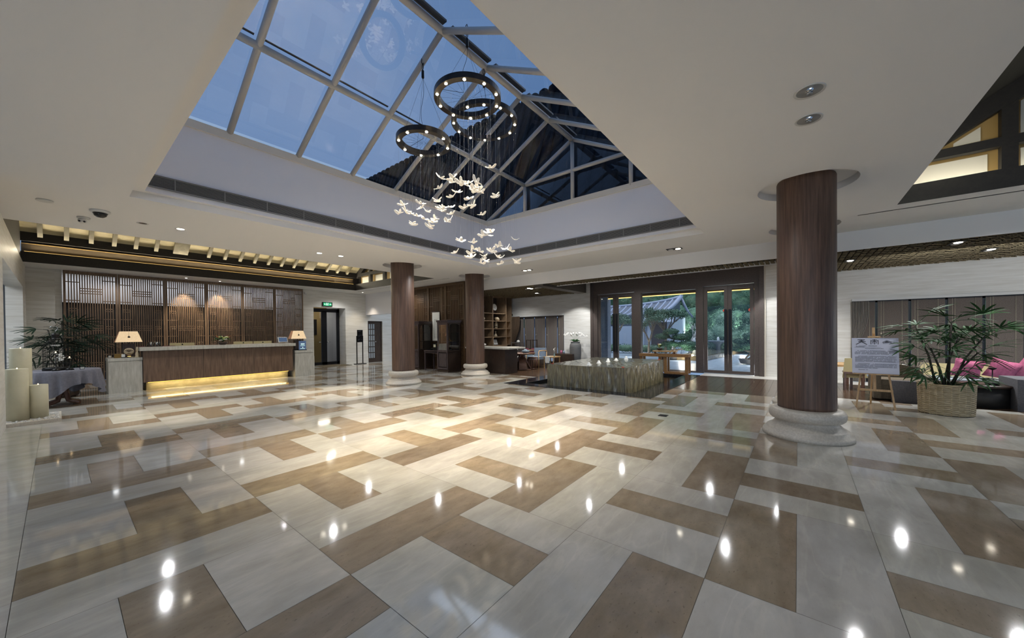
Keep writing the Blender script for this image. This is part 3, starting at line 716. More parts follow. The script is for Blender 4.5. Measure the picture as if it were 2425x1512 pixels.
lab = ['leftmost lattice screen, behind the potted palm and birdcage', 'lattice screen behind the left table lamp, second from the left', 'lattice screen lit by a ceiling spot, above the left monitor on the desk',
       'lattice screen behind the flower arrangement of the desk, with an orange lit upper part', 'lattice screen behind the two right monitors of the desk', 'lattice screen nearest the glazed back door, behind the right lamp']
s0 = screen((.12, 15.95, 0), 0, 1.02, ZC-.01, 'lattice_wood', 'wooden '+lab[0], 'lattice screens behind the reception desk')
for k in range(1, 6): dup(s0, (.12+1.03*k, 15.95, 0), 0, 'wooden '+lab[k])
s1 = screen((9.12, 12.4, 0), -pi/2, 1.0, ZC-.01, 'shop_wood', 'dark lattice screen behind the left display cabinet, partly hidden by a column', 'lattice screens behind the display cabinets')
dup(s1, (9.12, 11.39, 0), -pi/2, 'dark lattice screen behind the hanging scroll'); dup(s1, (9.12, 10.38, 0), -pi/2, 'dark lattice screen rising behind the right display cabinet')

# ------------------------------------------------------------------ reception desk and pedestals
rd = thing('reception_desk', 'long wooden reception desk with a pale stone top and glowing base', 'desk', (3.05, 13.1, 0))
m_ = MB(); m_.box(1.27, 4.80, 12.75, 13.55, 1.01, 1.10); m_.build('stone_top', 'stone_panel', rd)
px = [1.33, 2.50, 3.68, 4.75]
for a, b in zip(px, px[1:]): m_ = MB(); m_.box(a+.003, b-.003, 12.86, 12.9, .21, 1.0); m_.build('front_panel', 'desk_wood', rd)
m_ = MB(); m_.box(1.36, 4.72, 12.9, 13.5, .21, 1.01); m_.build('body', 'dark_wood', rd)
m_ = MB(); m_.box(1.40, 4.66, 13.05, 13.45, 0, .21); m_.build('plinth', 'brass_panel', rd)
m_ = MB(); m_.box(1.4, 4.66, 13.5, 13.95, .70, .74); m_.box(1.4, 1.45, 13.5, 13.95, 0, .7); m_.box(4.61, 4.66, 13.5, 13.95, 0, .7); m_.build('work_surface', 'dark_wood', rd)
m_ = MB(); m_.box(1.42, 4.64, 12.93, 12.96, .19, .208); m_.build('light_strip', 'led_warm_low', rd)
light('AREA', 'desk_strip', (3.03, 12.97, .185), 7, (1, .78, .4), 3.1, .05, to=(3.03, 12.97, 0))
for x0, x1, lb in ((.75, 1.32, 'pale stone pedestal left of the reception desk, carrying a lamp'), (4.83, 5.41, 'pale stone pedestal right of the reception desk, carrying a lamp')):
    t = thing('stone_pedestal', lb, 'pedestal', ((x0+x1)/2, 13.2, 0), group='stone pedestals flanking the desk')
    m_ = MB(); m_.box(x0, x1, 12.9, 13.6, 0, .77); m_.build('body', 'stone_panel', t)
    m_ = MB(); m_.box(x0-.005, x1+.005, 12.89, 13.6, .775, .85); m_.build('top', 'stone_panel', t)
def lamp(x, y, lb, bw):
    t = thing('table_lamp', lb, 'lamp', (x, y, .85), group='table lamps with square shades')
    m_ = MB(); m_.box(x-.15, x+.15, y-.07, y+.07, .85, .875); m_.build('foot', 'black_metal', t)
    m_ = MB(); m_.box(x-.105, x+.105, y-.05, y+.05, .875, 1.19); m_.build('body', 'dark_wood', t)
    if bw:
        m_ = MB(); m_.ell((x, y-.055, 1.0), .09, .014, .085, 20, 10); cst = m_.build('carved_stone', 'ceramic_cream', t)
        m_ = MB()
        for k in range(5):
            a = pi*(.15+.7*k/4); m_.tube([(x+.072*cos(a), y-.07, 1.0+.062*sin(a)), (x+.02*cos(a), y-.075, 1.0+.01*sin(a))], .006, 5)
        m_.tube([(x, y-.076, .985), (x, y-.076, 1.04)], .008, 6); m_.tube([(x-.03, y-.076, .955), (x+.03, y-.076, .955)], .006, 6); m_.build('carving', 'dark_wood', cst)
        m_ = MB(); m_.box(x-.03, x+.03, y-.085, y-.075, .877, .885); m_.build('uplight', 'led_warm', t)
    m_ = MB(); m_.tube([(x, y, 1.19), (x, y, 1.3)], .01, 8); m_.build('stem', 'steel', t)
    m_ = MB(); a, b, z0, z1 = .235, .155, 1.235, 1.5; c = [(-1,-1),(1,-1),(1,1),(-1,1)]
    for k in range(4):
        p, q = c[k], c[(k+1) % 4]
        m_.quad((x+p[0]*a, y+p[1]*.13, z0), (x+q[0]*a, y+q[1]*.13, z0), (x+q[0]*b, y+q[1]*.085, z1), (x+p[0]*b, y+p[1]*.085, z1), 0 if k == 0 else 1)
    m_.quad(*[(x+p[0]*b, y+p[1]*.085, z1) for p in c], 1); lsh = m_.build('lamp_shade', ['shade_fabric', 'shade_side'], t)
    m_ = MB(); m_.ell((x, y-.122, 1.36), .026, .006, .02, 10, 6); m_.tube([(x, y-.121, 1.37), (x, y-.116, 1.395)], .006, 6); m_.tube([(x, y-.117, 1.38), (x, y-.094, 1.49)], .0015, 4); m_.build('shade_pendant', 'black_metal', lsh)
lamp(1.11, 13.15, 'table lamp with a carved round stone in its base, left pedestal', True)
lamp(5.0, 13.15, 'table lamp on the right pedestal, behind a small blue notice', False)
# objects on the counter and pedestals
t = thing('notice_stand', 'small blue notice with white lettering in a black stand on the right pedestal', 'sign', (5.08, 12.98, .85))
m_ = MB(); m_.box(4.98, 5.20, 12.97, 12.985, .87, 1.16); m_.build('panel', 'screen', t)
m_ = MB(); m_.box(4.96, 5.22, 12.95, 13.03, .85, .87); m_.build('stand', 'black_metal', t)
m_ = MB()
for k in range(3):
    for j in range(2): m_.box(5.04+.04*k, 5.065+.04*k, 12.962, 12.968, 1.04+.022*j, 1.052+.022*j)
for z in (1.0, .9): m_.box(5.02, 5.16, 12.962, 12.968, z, z+.006)
m_.ell((5.095, 12.966, .945), .012, .003, .014, 8, 6); m_.build('lettering', 'exit_white', t)
def mon(x0, x1, lb, y=13.3, lean=.05):
    t = thing('monitor', lb, 'monitor', ((x0+x1)/2, y, .74), group='screens on the reception desk')
    m_ = MB(); m_.box(x0, x1, y, y+.035, 1.03, 1.175); hsg = m_.build('housing', 'chair_cream', t)
    m_ = MB(); m_.ell(((x0+x1)/2, y-.002, 1.135), .018, .003, .018, 8, 6); m_.build('badge', 'plastic_dark', hsg)
    m_ = MB(); m_.box((x0+x1)/2-.03, (x0+x1)/2+.03, y+.035, y+.055, .74, 1.05); m_.box((x0+x1)/2-.1, (x0+x1)/2+.1, y-.04, y+.1, .74, .75); m_.build('stand', 'steel', t)
mon(1.93, 2.46, 'pale chair-wide monitor back left of the flowers on the desk', 13.62); mon(3.38, 3.87, 'pale monitor back just right of the flower arrangement', 13.62); mon(3.90, 4.40, 'pale monitor back furthest right on the desk', 13.62)
t = thing('tablet', 'white tablet with a bluish picture propped at the right end of the desk', 'tablet', (4.62, 13.3, 1.10))
m_ = MB(); T = Matrix.Translation((4.62, 13.3, 1.2)) @ Matrix.Rotation(-.35, 4, 'X'); m_.box(-.14, .14, -.01, .01, -.08, .1, 0, T); m_.build('frame', 'plastic_white', t)
m_ = MB(); m_.box(-.12, .12, -.0125, -.0105, -.06, .08, 0, T); m_.build('display', 'screen', t)
m_ = MB(); m_.box(-.07, .07, -.02, .06, 1.101-1.1, .018, 0, Matrix.Translation((4.62, 13.3, 1.10))); m_.box(-.015, .015, .02, .04, 0, .1, 0, Matrix.Translation((4.62, 13.3, 1.10))); m_.build('stand', 'table_wood', t)
t = thing('glass_tray', 'row of clear tumblers on a dark tray near the left end of the desk', 'glasses', (1.55, 13.15, 1.10))
m_ = MB(); m_.box(1.4, 1.72, 13.02, 13.25, 1.1, 1.115); m_.build('tray', 'dark_wood', t)
for k in range(5):
    m_ = MB(); x = 1.45+.055*k; m_.lathe([(.022, 0), (.026, .11), (.022, .11), (.019, .006), (0, .006)], 14, (x, 13.12, 1.116)); m_.build('tumbler', 'steel' if k % 2 else 'glass_case', t)
m_ = MB(); m_.box(1.3, 2.0, 13.28, 13.5, 1.101, 1.108); tag(m_.build('leather_folder', 'maroon_fabric'), 'thin dark red folder lying at the left end of the desk top', 'folder')
# flowers on the desk
def flowers(x, y, z, lb, R=.1, seed=1, bowl='dark_wood', sc=1.0):
    rr = random.Random(seed); t = thing('flower_bowl', lb, 'flowers', (x, y, z))
    m_ = MB(); m_.lathe([(.05*sc, 0), (.075*sc, .02*sc), (.1*sc, .06*sc), (.095*sc, .075*sc), (.085*sc, .07*sc), (0, .06*sc)], 20, (x, y, z)); m_.build('bowl', bowl, t)
    for nm, mt_, n, sz, spread in (('green_bloom', 'petal_green', 9, .05, .09), ('white_bloom', 'petal_white', 7, .035, .12), ('orange_flower', 'petal_orange', 3, .03, .17)):
        m_ = MB()
        for k in range(n):
            a = rr.uniform(0, 6.28); q = rr.uniform(.2, 1)*spread*sc; c = (x+q*cos(a), y+q*sin(a)*.6, z+(.1+rr.uniform(.0, .12))*sc)
            if nm == 'orange_flower': m_.tube([(x+.02*k, y, z+.1*sc), (c[0], c[1], c[2]+.06*sc), (c[0]+.06*sc*cos(a), c[1], c[2]+.1*sc)], [.006, .009, .001], 5)
            else:
                for j in range(7):
                    b = 2*pi*j/7; m_.ell((c[0]+sz*.5*sc*cos(b), c[1]+sz*.4*sc*sin(b), c[2]), sz*.45*sc, sz*.3*sc, sz*.3*sc, 7, 5)
                m_.ell(c, sz*.4*sc, sz*.4*sc, sz*.45*sc, 7, 5)
        m_.build(nm, mt_, t)
    m_ = MB()
    for k in range(16):
        a = rr.uniform(0, 6.28); ln = rr.uniform(.14, .26)*sc; e_ = (x+ln*cos(a), y+ln*sin(a)*.6, z+.1*sc+rr.uniform(-.02, .2)*sc); mdp = (x+ln*.5*cos(a), y+ln*.3*sin(a), z+.16*sc)
        m_.tube([(x, y, z+.08*sc), mdp, e_], [.004, .012*sc, .001], 5)
    m_.build('leaves', 'leaf', t)
    return t
flowers(2.98, 13.05, 1.10, 'white and green flower arrangement in a dark bowl on the reception desk', seed=4, sc=1.15)
# left pedestal bits
m_ = MB(); m_.box(.93-.075, .93+.075, 12.95, 13.05, .851, .95); tag(m_.build('tissue_box', 'gold'), 'low brass coloured box in front of the left table lamp', 'box')
t = thing('card_holder', 'small white card standing beside the base of the left lamp', 'card', (.885, 12.95, .85)); m_ = MB(); m_.box(1.0-.03, 1.0+.03, 12.94, 12.945, .87, .94); m_.build('card', 'paper', t); m_ = MB(); m_.box(.965, 1.035, 12.93, 12.96, .85, .87); m_.build('holder', 'plastic_dark', t)
m_ = MB(); m_.lathe([(.03, 0), (.055, .02), (.05, .02), (0, .008)], 18, (1.14, 12.98, .851)); tag(m_.build('small_dish', 'ceramic_cream'), 'flat cream dish at the foot of the left table lamp', 'dish')
m_ = MB(); m_.ell((.80, 13.25, .88), .03, .03, .03); m_.tube([(.8, 13.25, .85), (.8, 13.25, .87)], .02, 8); tag(m_.build('white_cup', 'ceramic_white'), 'little white cup at the far left corner of the left pedestal', 'cup')
t = thing('wire_rack', 'dark wire rack behind the brass coloured box on the left pedestal', 'rack', (.88, 13.3, .85)); m_ = MB()
for k in range(10): m_.tube([(.79+.02*k, 13.3, .85), (.79+.02*k, 13.3, 1.07)], .002, 4)
for z in (.9, 1.0, 1.07): m_.tube([(.78, 13.3, z), (.98, 13.3, z)], .003, 4)
m_.build('rack', 'black_metal', t)
t = thing('lotus_figure', 'small cream and gold figure between the left pedestal lamp and the desk end', 'figurine', (1.25, 13.0, .85)); m_ = MB()
m_.lathe([(.045, 0), (.05, .015), (.03, .03), (.04, .07), (.025, .12), (.012, .15), (.02, .2), (.008, .26)], 16, (1.24, 12.96, .85)); m_.build('figure', 'ceramic_cream', t)

# wall bits of the back wall
t = thing('exit_sign', 'green lit exit sign with a running figure above the glazed back door', 'sign', (7.3, 16.03, 2.58))
m_ = MB(); m_.box(7.1, 7.52, 16.0, 16.05, 2.58, 2.76); m_.build('housing', 'plastic_dark', t)
m_ = MB(); m_.box(7.14, 7.48, 15.994, 16.0, 2.605, 2.735); m_.build('face', 'exit_green', t)
m_ = MB()
def ex(x0, x1, z0, z1): m_.box(x0, x1, 15.988, 15.993, z0, z1)
ex(7.17, 7.20, 2.655, 2.69); ex(7.20, 7.225, 2.665, 2.68)
for x in (7.27, 7.33): m_.ell((x, 15.99, 2.72), .011, .003, .011, 8, 6); m_.bar((x, 15.99, 2.705), (x-.008, 15.99, 2.665), .014, .006, up=(0,1,0)); m_.bar((x-.008, 15.99, 2.665), (x+.02, 15.99, 2.63), .009, .006, up=(0,1,0)); m_.bar((x-.008, 15.99, 2.665), (x-.03, 15.99, 2.625), .009, .006, up=(0,1,0)); m_.bar((x-.02, 15.99, 2.69), (x+.022, 15.99, 2.695), .007, .006, up=(0,1,0))
ex(7.39, 7.45, 2.665, 2.68); m_.bar((7.44, 15.99, 2.69), (7.465, 15.99, 2.672), .009, .006, up=(0,1,0)); m_.bar((7.44, 15.99, 2.654), (7.465, 15.99, 2.672), .009, .006, up=(0,1,0))
m_.build('pictogram', 'exit_white', t)
t = thing('sign_stand', 'black floor standing sign against the stone wall beside the glazed back door', 'sign', (8.55, 15.6, 0))
m_ = MB(); m_.box(8.30, 8.80, 15.5, 15.72, 0, .025); m_.build('foot', 'black_metal', t)
for x in (8.40, 8.68): m_ = MB(); m_.box(x-.018, x+.018, 15.59, 15.62, .02, 1.28); m_.build('post', 'black_metal', t)
m_ = MB(); m_.box(8.41, 8.67, 15.57, 15.6, .99, 1.55); m_.build('board', 'plastic_dark', t)
m_ = MB()
for k, (a, b, z) in enumerate([(8.44, 8.6, 1.50), (8.44, 8.56, 1.47), (8.44, 8.64, 1.30), (8.46, 8.52, 1.25), (8.44, 8.54, 1.12), (8.44, 8.5, 1.08), (8.6, 8.63, 1.1)]): m_.box(a, b, 15.566, 15.57, z, z+.012)
m_.build('lettering', 'ink_grey', t)
m_ = MB(); m_.box(6.8, 8.05, 15.35, 16.04, .001, .012); tag(m_.build('door_mat', 'mat_brown'), 'brown mat lying in front of the glazed back door', 'mat')

# ------------------------------------------------------------------ ceiling fixtures
def downlight(x, y, lb, lit=False, R=.06, z=ZC, e=0, spot=70, tilt=None, grp='round ceiling downlights'):
    t = thing('downlight', lb, 'light', (x, y, z), group=grp)
    m_ = MB(); m_.lathe([(R*.85, -.001), (R*1.2, -.006), (R*1.22, 0)], 28, (x, y, z)); m_.build('trim_ring', 'plastic_white', t)
    m_ = MB(); m_.lathe([(R*.86, -.002), (R*.8, -.0035), (R*.45, -.003), (0, -.003)], 28, (x, y, z)); m_.build('reflector', 'led_white' if lit else 'chrome', t)
    if e: light('SPOT', 'downlight_lamp', (x, y, z-.02), e, (1, .86, .66), .04, spot=spot, blend=.7, to=tilt or (x, y, 0))
def bigdl(x, y, lb):
    t = thing('downlight', lb, 'light', (x, y, ZC), group='pair of chromed downlights near the big column'); R = .085
    m_ = MB(); m_.lathe([(R*.98, -.001), (R*1.15, -.006), (R*1.17, 0)], 36, (x, y, ZC)); m_.build('trim_ring', 'plastic_white', t)
    m_ = MB(); m_.lathe([(R*.97, -.002), (R*.9, .0), (0, -.0012)], 36, (x, y, ZC)); m_.build('reflector', 'chrome', t)
    m_ = MB(); m_.lathe([(.022, -.003), (.018, -.012), (0, -.013)], 16, (x+.02, y, ZC)); m_.build('bulb', 'steel', t)
bigdl(3.66, -.075, 'chrome downlight in the near white ceiling, the nearer one of the pair'); bigdl(4.147, -.078, 'chrome downlight in the near white ceiling, the one closer to the big column')
downlight(.9, 8.44, 'unlit downlight near the security cameras, left of its lit neighbour'); downlight(1.36, 8.42, 'lit round downlight near the dome camera', True, e=260, spot=52, tilt=(1.36, 8.7, 0))
downlight(3.76, 8.59, 'round downlight over the reception hall, left one of two beside the middle column', True, e=230, spot=50); downlight(4.23, 8.54, 'round downlight over the reception hall, nearest the middle column', True, e=230, spot=50)
downlight(2.62, 15.5, 'bright spot over the third lattice screen', True, .035, e=170, spot=50, tilt=(2.62, 15.95, 2.0), grp='small wall washing spots'); downlight(3.51, 15.6, 'bright spot over the fourth lattice screen', True, .035, e=170, spot=50, tilt=(3.51, 15.95, 2.0), grp='small wall washing spots')
downlight(8.6, 15.4, 'small lit spot by the stone wall above the floor sign', True, .035, e=60, spot=80, grp='small wall washing spots')
def twin(x, y, lb, lit, z=ZC, rz=0, e=0, tilt=None):
    t = thing('twin_spotlight', lb, 'light', (x, y, z), rz, group='rectangular twin spots')
    m_ = MB(); m_.box(-.16, .16, -.085, .085, -.008, 0); m_.build('frame', 'vent_dark', t, local=True)
    for k, dx in enumerate((-.08, .08)):
        m_ = MB(); m_.lathe([(.05, -.018), (.055, -.012), (.05, -.008)], 20, (dx, 0, 0)); m_.build('lamp', 'led_white' if lit > k else 'plastic_white', t, local=True)
    if e: light('SPOT', 'twin_lamp', (x, y, z-.05), e, (1, .9, .74), .05, spot=60, blend=.8, to=tilt or (x, y, 0))
twin(8.78, 6.36, 'brightly lit twin spot in the white ceiling near the thinnest looking column', 2, rz=pi/2, e=160, tilt=(7.6, 7.0, 0)); twin(8.74, 2.2, 'twin spot in the white ceiling above the fountain, entrance side', 1, rz=pi/2, e=150, tilt=(9.2, 3.5, 0))
twin(10.1, 7.2, 'twin spot in the woven ceiling over the tea table', 2, 2.885, e=110); twin(11.6, 7.9, 'twin spot in the woven ceiling nearest the blinds of the tea room', 1, 2.885, e=60)
twin(10.9, -.9, 'twin spot in the woven ceiling right of the big column', 1, 2.885, e=60); twin(9.9, -2.2, 'unlit looking spot in the woven ceiling above the palm', 1, 2.885, e=5); twin(11.2, -2.9, 'spot in the woven ceiling at the right edge of the picture', 1, 2.885, e=40)
t = thing('dome_camera', 'dark dome security camera on the white ceiling', 'camera', (.42, 8.07, ZC)); m_ = MB(); m_.lathe([(.105, .002), (.11, -.02), (.085, -.035)], 32, (.42, 8.07, ZC)); m_.build('housing', 'plastic_white', t); m_ = MB(); m_.lathe([(0, -.1), (.035, -.095), (.062, -.075), (.078, -.035)], 32, (.42, 8.07, ZC)); m_.build('dome', 'plastic_dark', t)
t = thing('security_camera', 'small white ball camera with two dark lenses on the ceiling', 'camera', (.28, 8.7, ZC)); m_ = MB(); m_.lathe([(.07, 0), (.07, -.02), (.05, -.035)], 24, (.28, 8.7, ZC)); m_.build('mount', 'plastic_white', t); m_ = MB(); m_.ell((.27, 8.68, ZC-.06), .052, .052, .045, 20, 12); m_.build('ball', 'plastic_white', t)
m_ = MB(); m_.ell((.235, 8.64, ZC-.075), .014, .01, .014); m_.ell((.285, 8.63, ZC-.078), .014, .01, .014); m_.build('lens', 'plastic_dark', t)
m_ = MB(); m_.lathe([(.075, 0), (.08, -.012), (.07, -.02), (0, -.022)], 28, (-.08, 7.98, ZC)); tag(m_.build('smoke_detector', 'plastic_white'), 'flat round disc on the ceiling, left of the dome camera', 'detector')
t = thing('security_camera', 'tiny white wall camera beside the last lattice screen', 'camera', (6.42, 15.98, 3.05)); m_ = MB(); m_.box(6.38, 6.44, 15.98, 16.05, 3.07, 3.13); m_.build('mount', 'plastic_white', t); m_ = MB(); m_.bar((6.42, 16.0, 3.08), (6.38, 15.86, 3.03), .06, .06); m_.build('body', 'plastic_white', t)

m_ = MB(); m_.box(6.05, 6.19, 1.66, 1.79, .0005, .004); m_.box(6.09, 6.15, 1.70, 1.75, .004, .005); tag(m_.build('floor_outlet', 'black_metal'), 'small dark metal plate in the marble floor between fountain and big column', 'floor plate')

# ------------------------------------------------------------------ indoor fountain
bs = MB()
for (a, b, c0, d) in ((7.5, 7.85, 2.35, 6.25), (12.0, 12.2, 2.35, 6.25), (7.85, 12.0, 2.35, 2.75), (7.85, 12.0, 5.75, 6.25)): bs.box(a, b, c0, d, -.16, .006)
bt = thing('fountain_basin', 'black stone coping and dark pool around the square fountain block', 'pool', (9.8, 4.3, -.16)); bs.build('coping', 'black_stone', bt)
m_ = MB(); m_.box(7.85, 12.0, 2.75, 5.75, -.16, -.06); m_.build('water', 'basin_water', bt)
fb = thing('fountain', 'square stone block fountain with water sheeting down its rippled sides', 'fountain', (9.3, 4.05, -.06))
bx0, bx1, by0, by1, bz = 7.86, 10.75, 3.02, 5.08, .55
m_ = MB(); n = 90
def sheet(P, U, V, nu, nv, nrm, amp, seed, mi=0):
    rr = random.Random(seed); ph = [(rr.uniform(0, 6.28), rr.uniform(20, 70), rr.uniform(2, 9)) for _ in range(7)]
    v = []; f = []
    for i in range(nu+1):
        for j in range(nv+1):
            u, w_ = i/nu, j/nv; h = 0
            for p, a, b in ph: h += sin(u*a*1.3+p+1.5*sin(w_*b+p))
            h = amp*h/3*min(1, 8*(1-w_)+.25)*min(1, i, nu-i)
            v.append(Vector(P)+Vector(U)*u+Vector(V)*w_+Vector(nrm)*h)
    for i in range(nu):
        for j in range(nv): f.append((i*(nv+1)+j, (i+1)*(nv+1)+j, (i+1)*(nv+1)+j+1, i*(nv+1)+j+1))
    m_.add(v, f, mi, True)
sheet((bx0, by1, -.1), (0, by0-by1, 0), (0, 0, bz+.1), 110, 22, (-1, 0, 0), .012, 1); sheet((bx0, by0, -.1), (bx1-bx0, 0, 0), (0, 0, bz+.1), 120, 22, (0, -1, 0), .012, 2)
sheet((bx1, by0, -.1), (0, by1-by0, 0), (0, 0, bz+.1), 20, 4, (1, 0, 0), .01, 3); sheet((bx1, by1, -.1), (bx0-bx1, 0, 0), (0, 0, bz+.1), 20, 4, (0, 1, 0), .01, 4)
m_.build('side', 'water_wall', fb)
m_ = MB(); v = []; f = []; nu = 80
for i in range(nu+1):
    for j in range(nu+1):
        u, w_ = i/nu, j/nu; e_ = min(i, j, nu-i, nu-j) > 0
        v.append((bx0+(bx1-bx0)*u, by0+(by1-by0)*w_, bz+(.003*sin(u*60+9*sin(w_*11))+.003*sin(w_*70+7*sin(u*13))+.002*random.random())*e_))
for i in range(nu):
    for j in range(nu): f.append((i*(nu+1)+j, (i+1)*(nu+1)+j, (i+1)*(nu+1)+j+1, i*(nu+1)+j+1))
m_.add(v, f, 0, True); m_.build('water_surface', 'water', fb)
for (x, y, h) in ((8.15, 4.05, .075), (8.72, 4.05, .08), (9.3, 4.05, .095), (9.85, 4.05, .07), (10.35, 3.95, .095)):
    m_ = MB(); m_.lathe([(.075, 0), (.055, .01), (.04, h*.4), (.03, h*.75), (.018, h*.95), (0, h)], 14, (x, y, bz)); m_.build('water_jet', 'foam', fb)
for (x, y, lb) in ((7.93, 3.1, 'red blossom lying on the near corner of the fountain'), (7.95, 4.98, 'red blossom lying on the left corner of the fountain'), (10.62, 3.1, 'small red blossom on the far right corner of the fountain')):
    m_ = MB()
    for k in range(5): a = 2*pi*k/5; m_.ell((x+.018*cos(a), y+.018*sin(a), bz+.012), .016, .016, .008, 7, 5)
    m_.ell((x, y, bz+.018), .01, .01, .01, 7, 5); tag(m_.build('red_flower', 'petal_red'), lb, 'flower', 'red blossoms on the fountain')

# ------------------------------------------------------------------ tall vase with orchids
t = thing('tall_vase', 'tall dark grey ribbed vase left of the entrance doors', 'vase', (12.45, 6.75, 0)); m_ = MB()
pr = [(.13, 0), (.15, .02)]+[(.15+.07*sin(pi*.5*min(1, k/16*1.25))+.002*(k % 2), .05+.045*k) for k in range(17)]+[(.215, .86), (.185, .92), (.165, .95), (.18, .965), (.18, .985), (.15, .985), (.14, .93), (0, .9)]
m_.lathe(pr, 40, (12.45, 6.75, 0)); m_.build('body', 'vase_grey', t)
t = thing('orchid_plant', 'white orchids with arching stems standing in the tall grey vase', 'orchids', (12.45, 6.75, .95)); rr = random.Random(5)
lf = MB()
for k in range(14):
    a = rr.uniform(0, 6.28); ln = rr.uniform(.14, .24); c = [(12.45, 6.75, .93), (12.45+ln*.5*cos(a), 6.75+ln*.5*sin(a), 1.03+rr.uniform(0, .04)), (12.45+ln*cos(a), 6.75+ln*sin(a), .99+rr.uniform(0, .07))]
    lf.tube(c, [.012, .026, .002], 6)
lf.build('leaves', 'leaf', t)
for s in range(5):
    a = -pi/2+pi*(s/4)*1.0+rr.uniform(-.2, .2); dx, dy = cos(a)*.1, (s-2)*.085; ht = rr.uniform(.28, .38)
    pts = [(12.45, 6.75+dy*.2, .95), (12.45+dx*.4, 6.75+dy*.7, .95+ht*.6), (12.45+dx, 6.75+dy*1.4, .95+ht), (12.45+dx*1.5, 6.75+dy*2.3, .95+ht*.95), (12.45+dx*1.7, 6.75+dy*2.9, .95+ht*.8)]
    m_ = MB(); m_.tube(pts, .004, 5); m_.build('stem', 'leaf', t)
    m_ = MB()
    for k in range(7):
        p = Vector(pts[2]).lerp(Vector(pts[4]), k/6)+Vector((-.02, rr.uniform(-.03, .03), rr.uniform(-.03, .02)))
        for j in range(5): b = 2*pi*j/5+k; m_.ell((p.x-.004, p.y+.022*cos(b), p.z+.022*sin(b)), .005, .018, .016, 7, 5)
        m_.ell((p.x-.012, p.y, p.z), .008, .008, .008, 6, 4)
    m_.build('blossoms', 'petal_white', t)

# ------------------------------------------------------------------ console table in front of the big pane
t = thing('console_table', 'brown wooden console table in front of the middle entrance window', 'table', (12.45, 3.45, 0)); m_ = MB(); m_.box(12.22, 12.62, 2.68, 4.22, .53, .62); m_.build('top', 'table_wood', t)
for (ya, yb) in ((2.70, 3.42), (3.50, 4.20)):
    m_ = MB(); m_.box(12.24, 12.34, ya, ya+.09, .06, .53); m_.box(12.24, 12.34, yb-.09, yb, .06, .53); m_.box(12.24, 12.34, ya, yb, 0, .06); m_.build('frame_leg', 'table_wood', t)
    m_ = MB(); m_.box(12.5, 12.6, ya, ya+.09, .06, .53); m_.box(12.5, 12.6, yb-.09, yb, .06, .53); m_.box(12.5, 12.6, ya, yb, 0, .06); m_.build('frame_leg', 'table_wood', t)
t = thing('display_stand', 'low wooden stand on top of the console table', 'stand', (12.42, 3.42, .62)); m_ = MB(); m_.box(12.3, 12.54, 3.07, 3.8, .685, .725); m_.build('top', 'easel_wood', t)
for y in (3.12, 3.72): m_ = MB(); m_.box(12.32, 12.52, y-.03, y+.03, .62, .685); m_.build('leg', 'tea_wood', t)
flowers(12.42, 3.6, .725, 'yellow green flower bowl on the low stand by the entrance window', seed=9, sc=1.0)
m_ = MB(); m_.lathe([(.03, 0), (.045, .02), (.05, .05), (.035, .08), (.02, .1), (.03, .12), (.01, .15)], 18, (12.42, 3.2, .725)); tag(m_.build('silver_pot', 'steel'), 'small silver pot beside the flower bowl on the low stand', 'pot')

# ------------------------------------------------------------------ poster on an easel
ex0, ey0 = 8.85, -1.02; ang = radians(98)  # board direction, seen from the hall
t = thing('easel', 'light wooden easel holding the white poster right of the big column', 'easel', (8.85, -1.05, 0))
def E3(u, v, z): return (8.80+v*.98+u*.0, -1.045-u*1.0, z)
for nm, (u0_, v0_, u1_, v1_) in (('leg', (-.24, 0, -.13, .17)), ('leg', (.24, 0, .13, .17))): m_ = MB(); m_.bar(E3(u0_, v0_, 0), E3(u1_*.85, v1_*.85, 1.16), .038, .022, up=(0, 1, 0)); m_.build('leg', 'easel_wood', t)
m_ = MB(); m_.bar(E3(0, .52, 0), E3(0, .16, 1.3), .035, .022, up=(0, 1, 0)); m_.build('back_leg', 'easel_wood', t)
m_ = MB(); m_.bar(E3(0, .045, .3), E3(0, .185, 1.40), .022, .035, up=(0, 1, 0)); m_.build('mast', 'easel_wood', t)
m_ = MB(); m_.box(8.825, 8.845, -1.045-.22, -1.045+.22, .29, .325); m_.build('crossbar', 'easel_wood', t)
m_ = MB(); m_.box(8.76, 8.86, -1.045-.28, -1.045+.28, .585, .60); m_.build('shelf', 'easel_wood', t)
m_ = MB(); m_.box(8.87, 8.975, -1.045-.075, -1.045+.075, 1.222, 1.25); m_.build('clamp', 'easel_wood', t)
pb = thing('poster_board', 'white text poster with three large seal style characters, standing on the easel', 'poster', (8.8, -1.045, .602))
Tm = Matrix.Translation((8.79, -1.045, .602)) @ Matrix.Rotation(radians(8), 4, 'Y') @ Matrix.Rotation(-pi/2, 4, 'Z')
# local: x to the right seen from the hall, z up, -y towards the viewer
m_ = MB(); m_.box(-.29, .29, 0, .012, 0, .62, 0, Tm); m_.build('board', 'white_board', pb)
m_ = MB()
def stroke(a, b, w_=.011): m_.bar(Tm @ Vector((a[0], -.003, a[1])), Tm @ Vector((b[0], -.003, b[1])), w_, .003, up=(Tm.to_3x3() @ Vector((0, -1, 0))))
for (a, b) in (((-.215,.59),(-.12,.59)),((-.205,.555),(-.11,.555)),((-.165,.59),(-.165,.555)),((-.165,.555),(-.235,.505)),((-.165,.555),(-.095,.505)),((-.19,.575),(-.14,.57))): stroke(a, b, .010)
for (a, b) in (((-.03,.59),(.03,.59)),((-.045,.585),(-.045,.51)),((.045,.585),(.045,.51)),((-.045,.57),(.045,.575)),((0,.6),(0,.51)),((-.02,.56),(-.02,.525)),((.02,.56),(.02,.525)),((-.02,.56),(.02,.56))): stroke(a, b, .007)
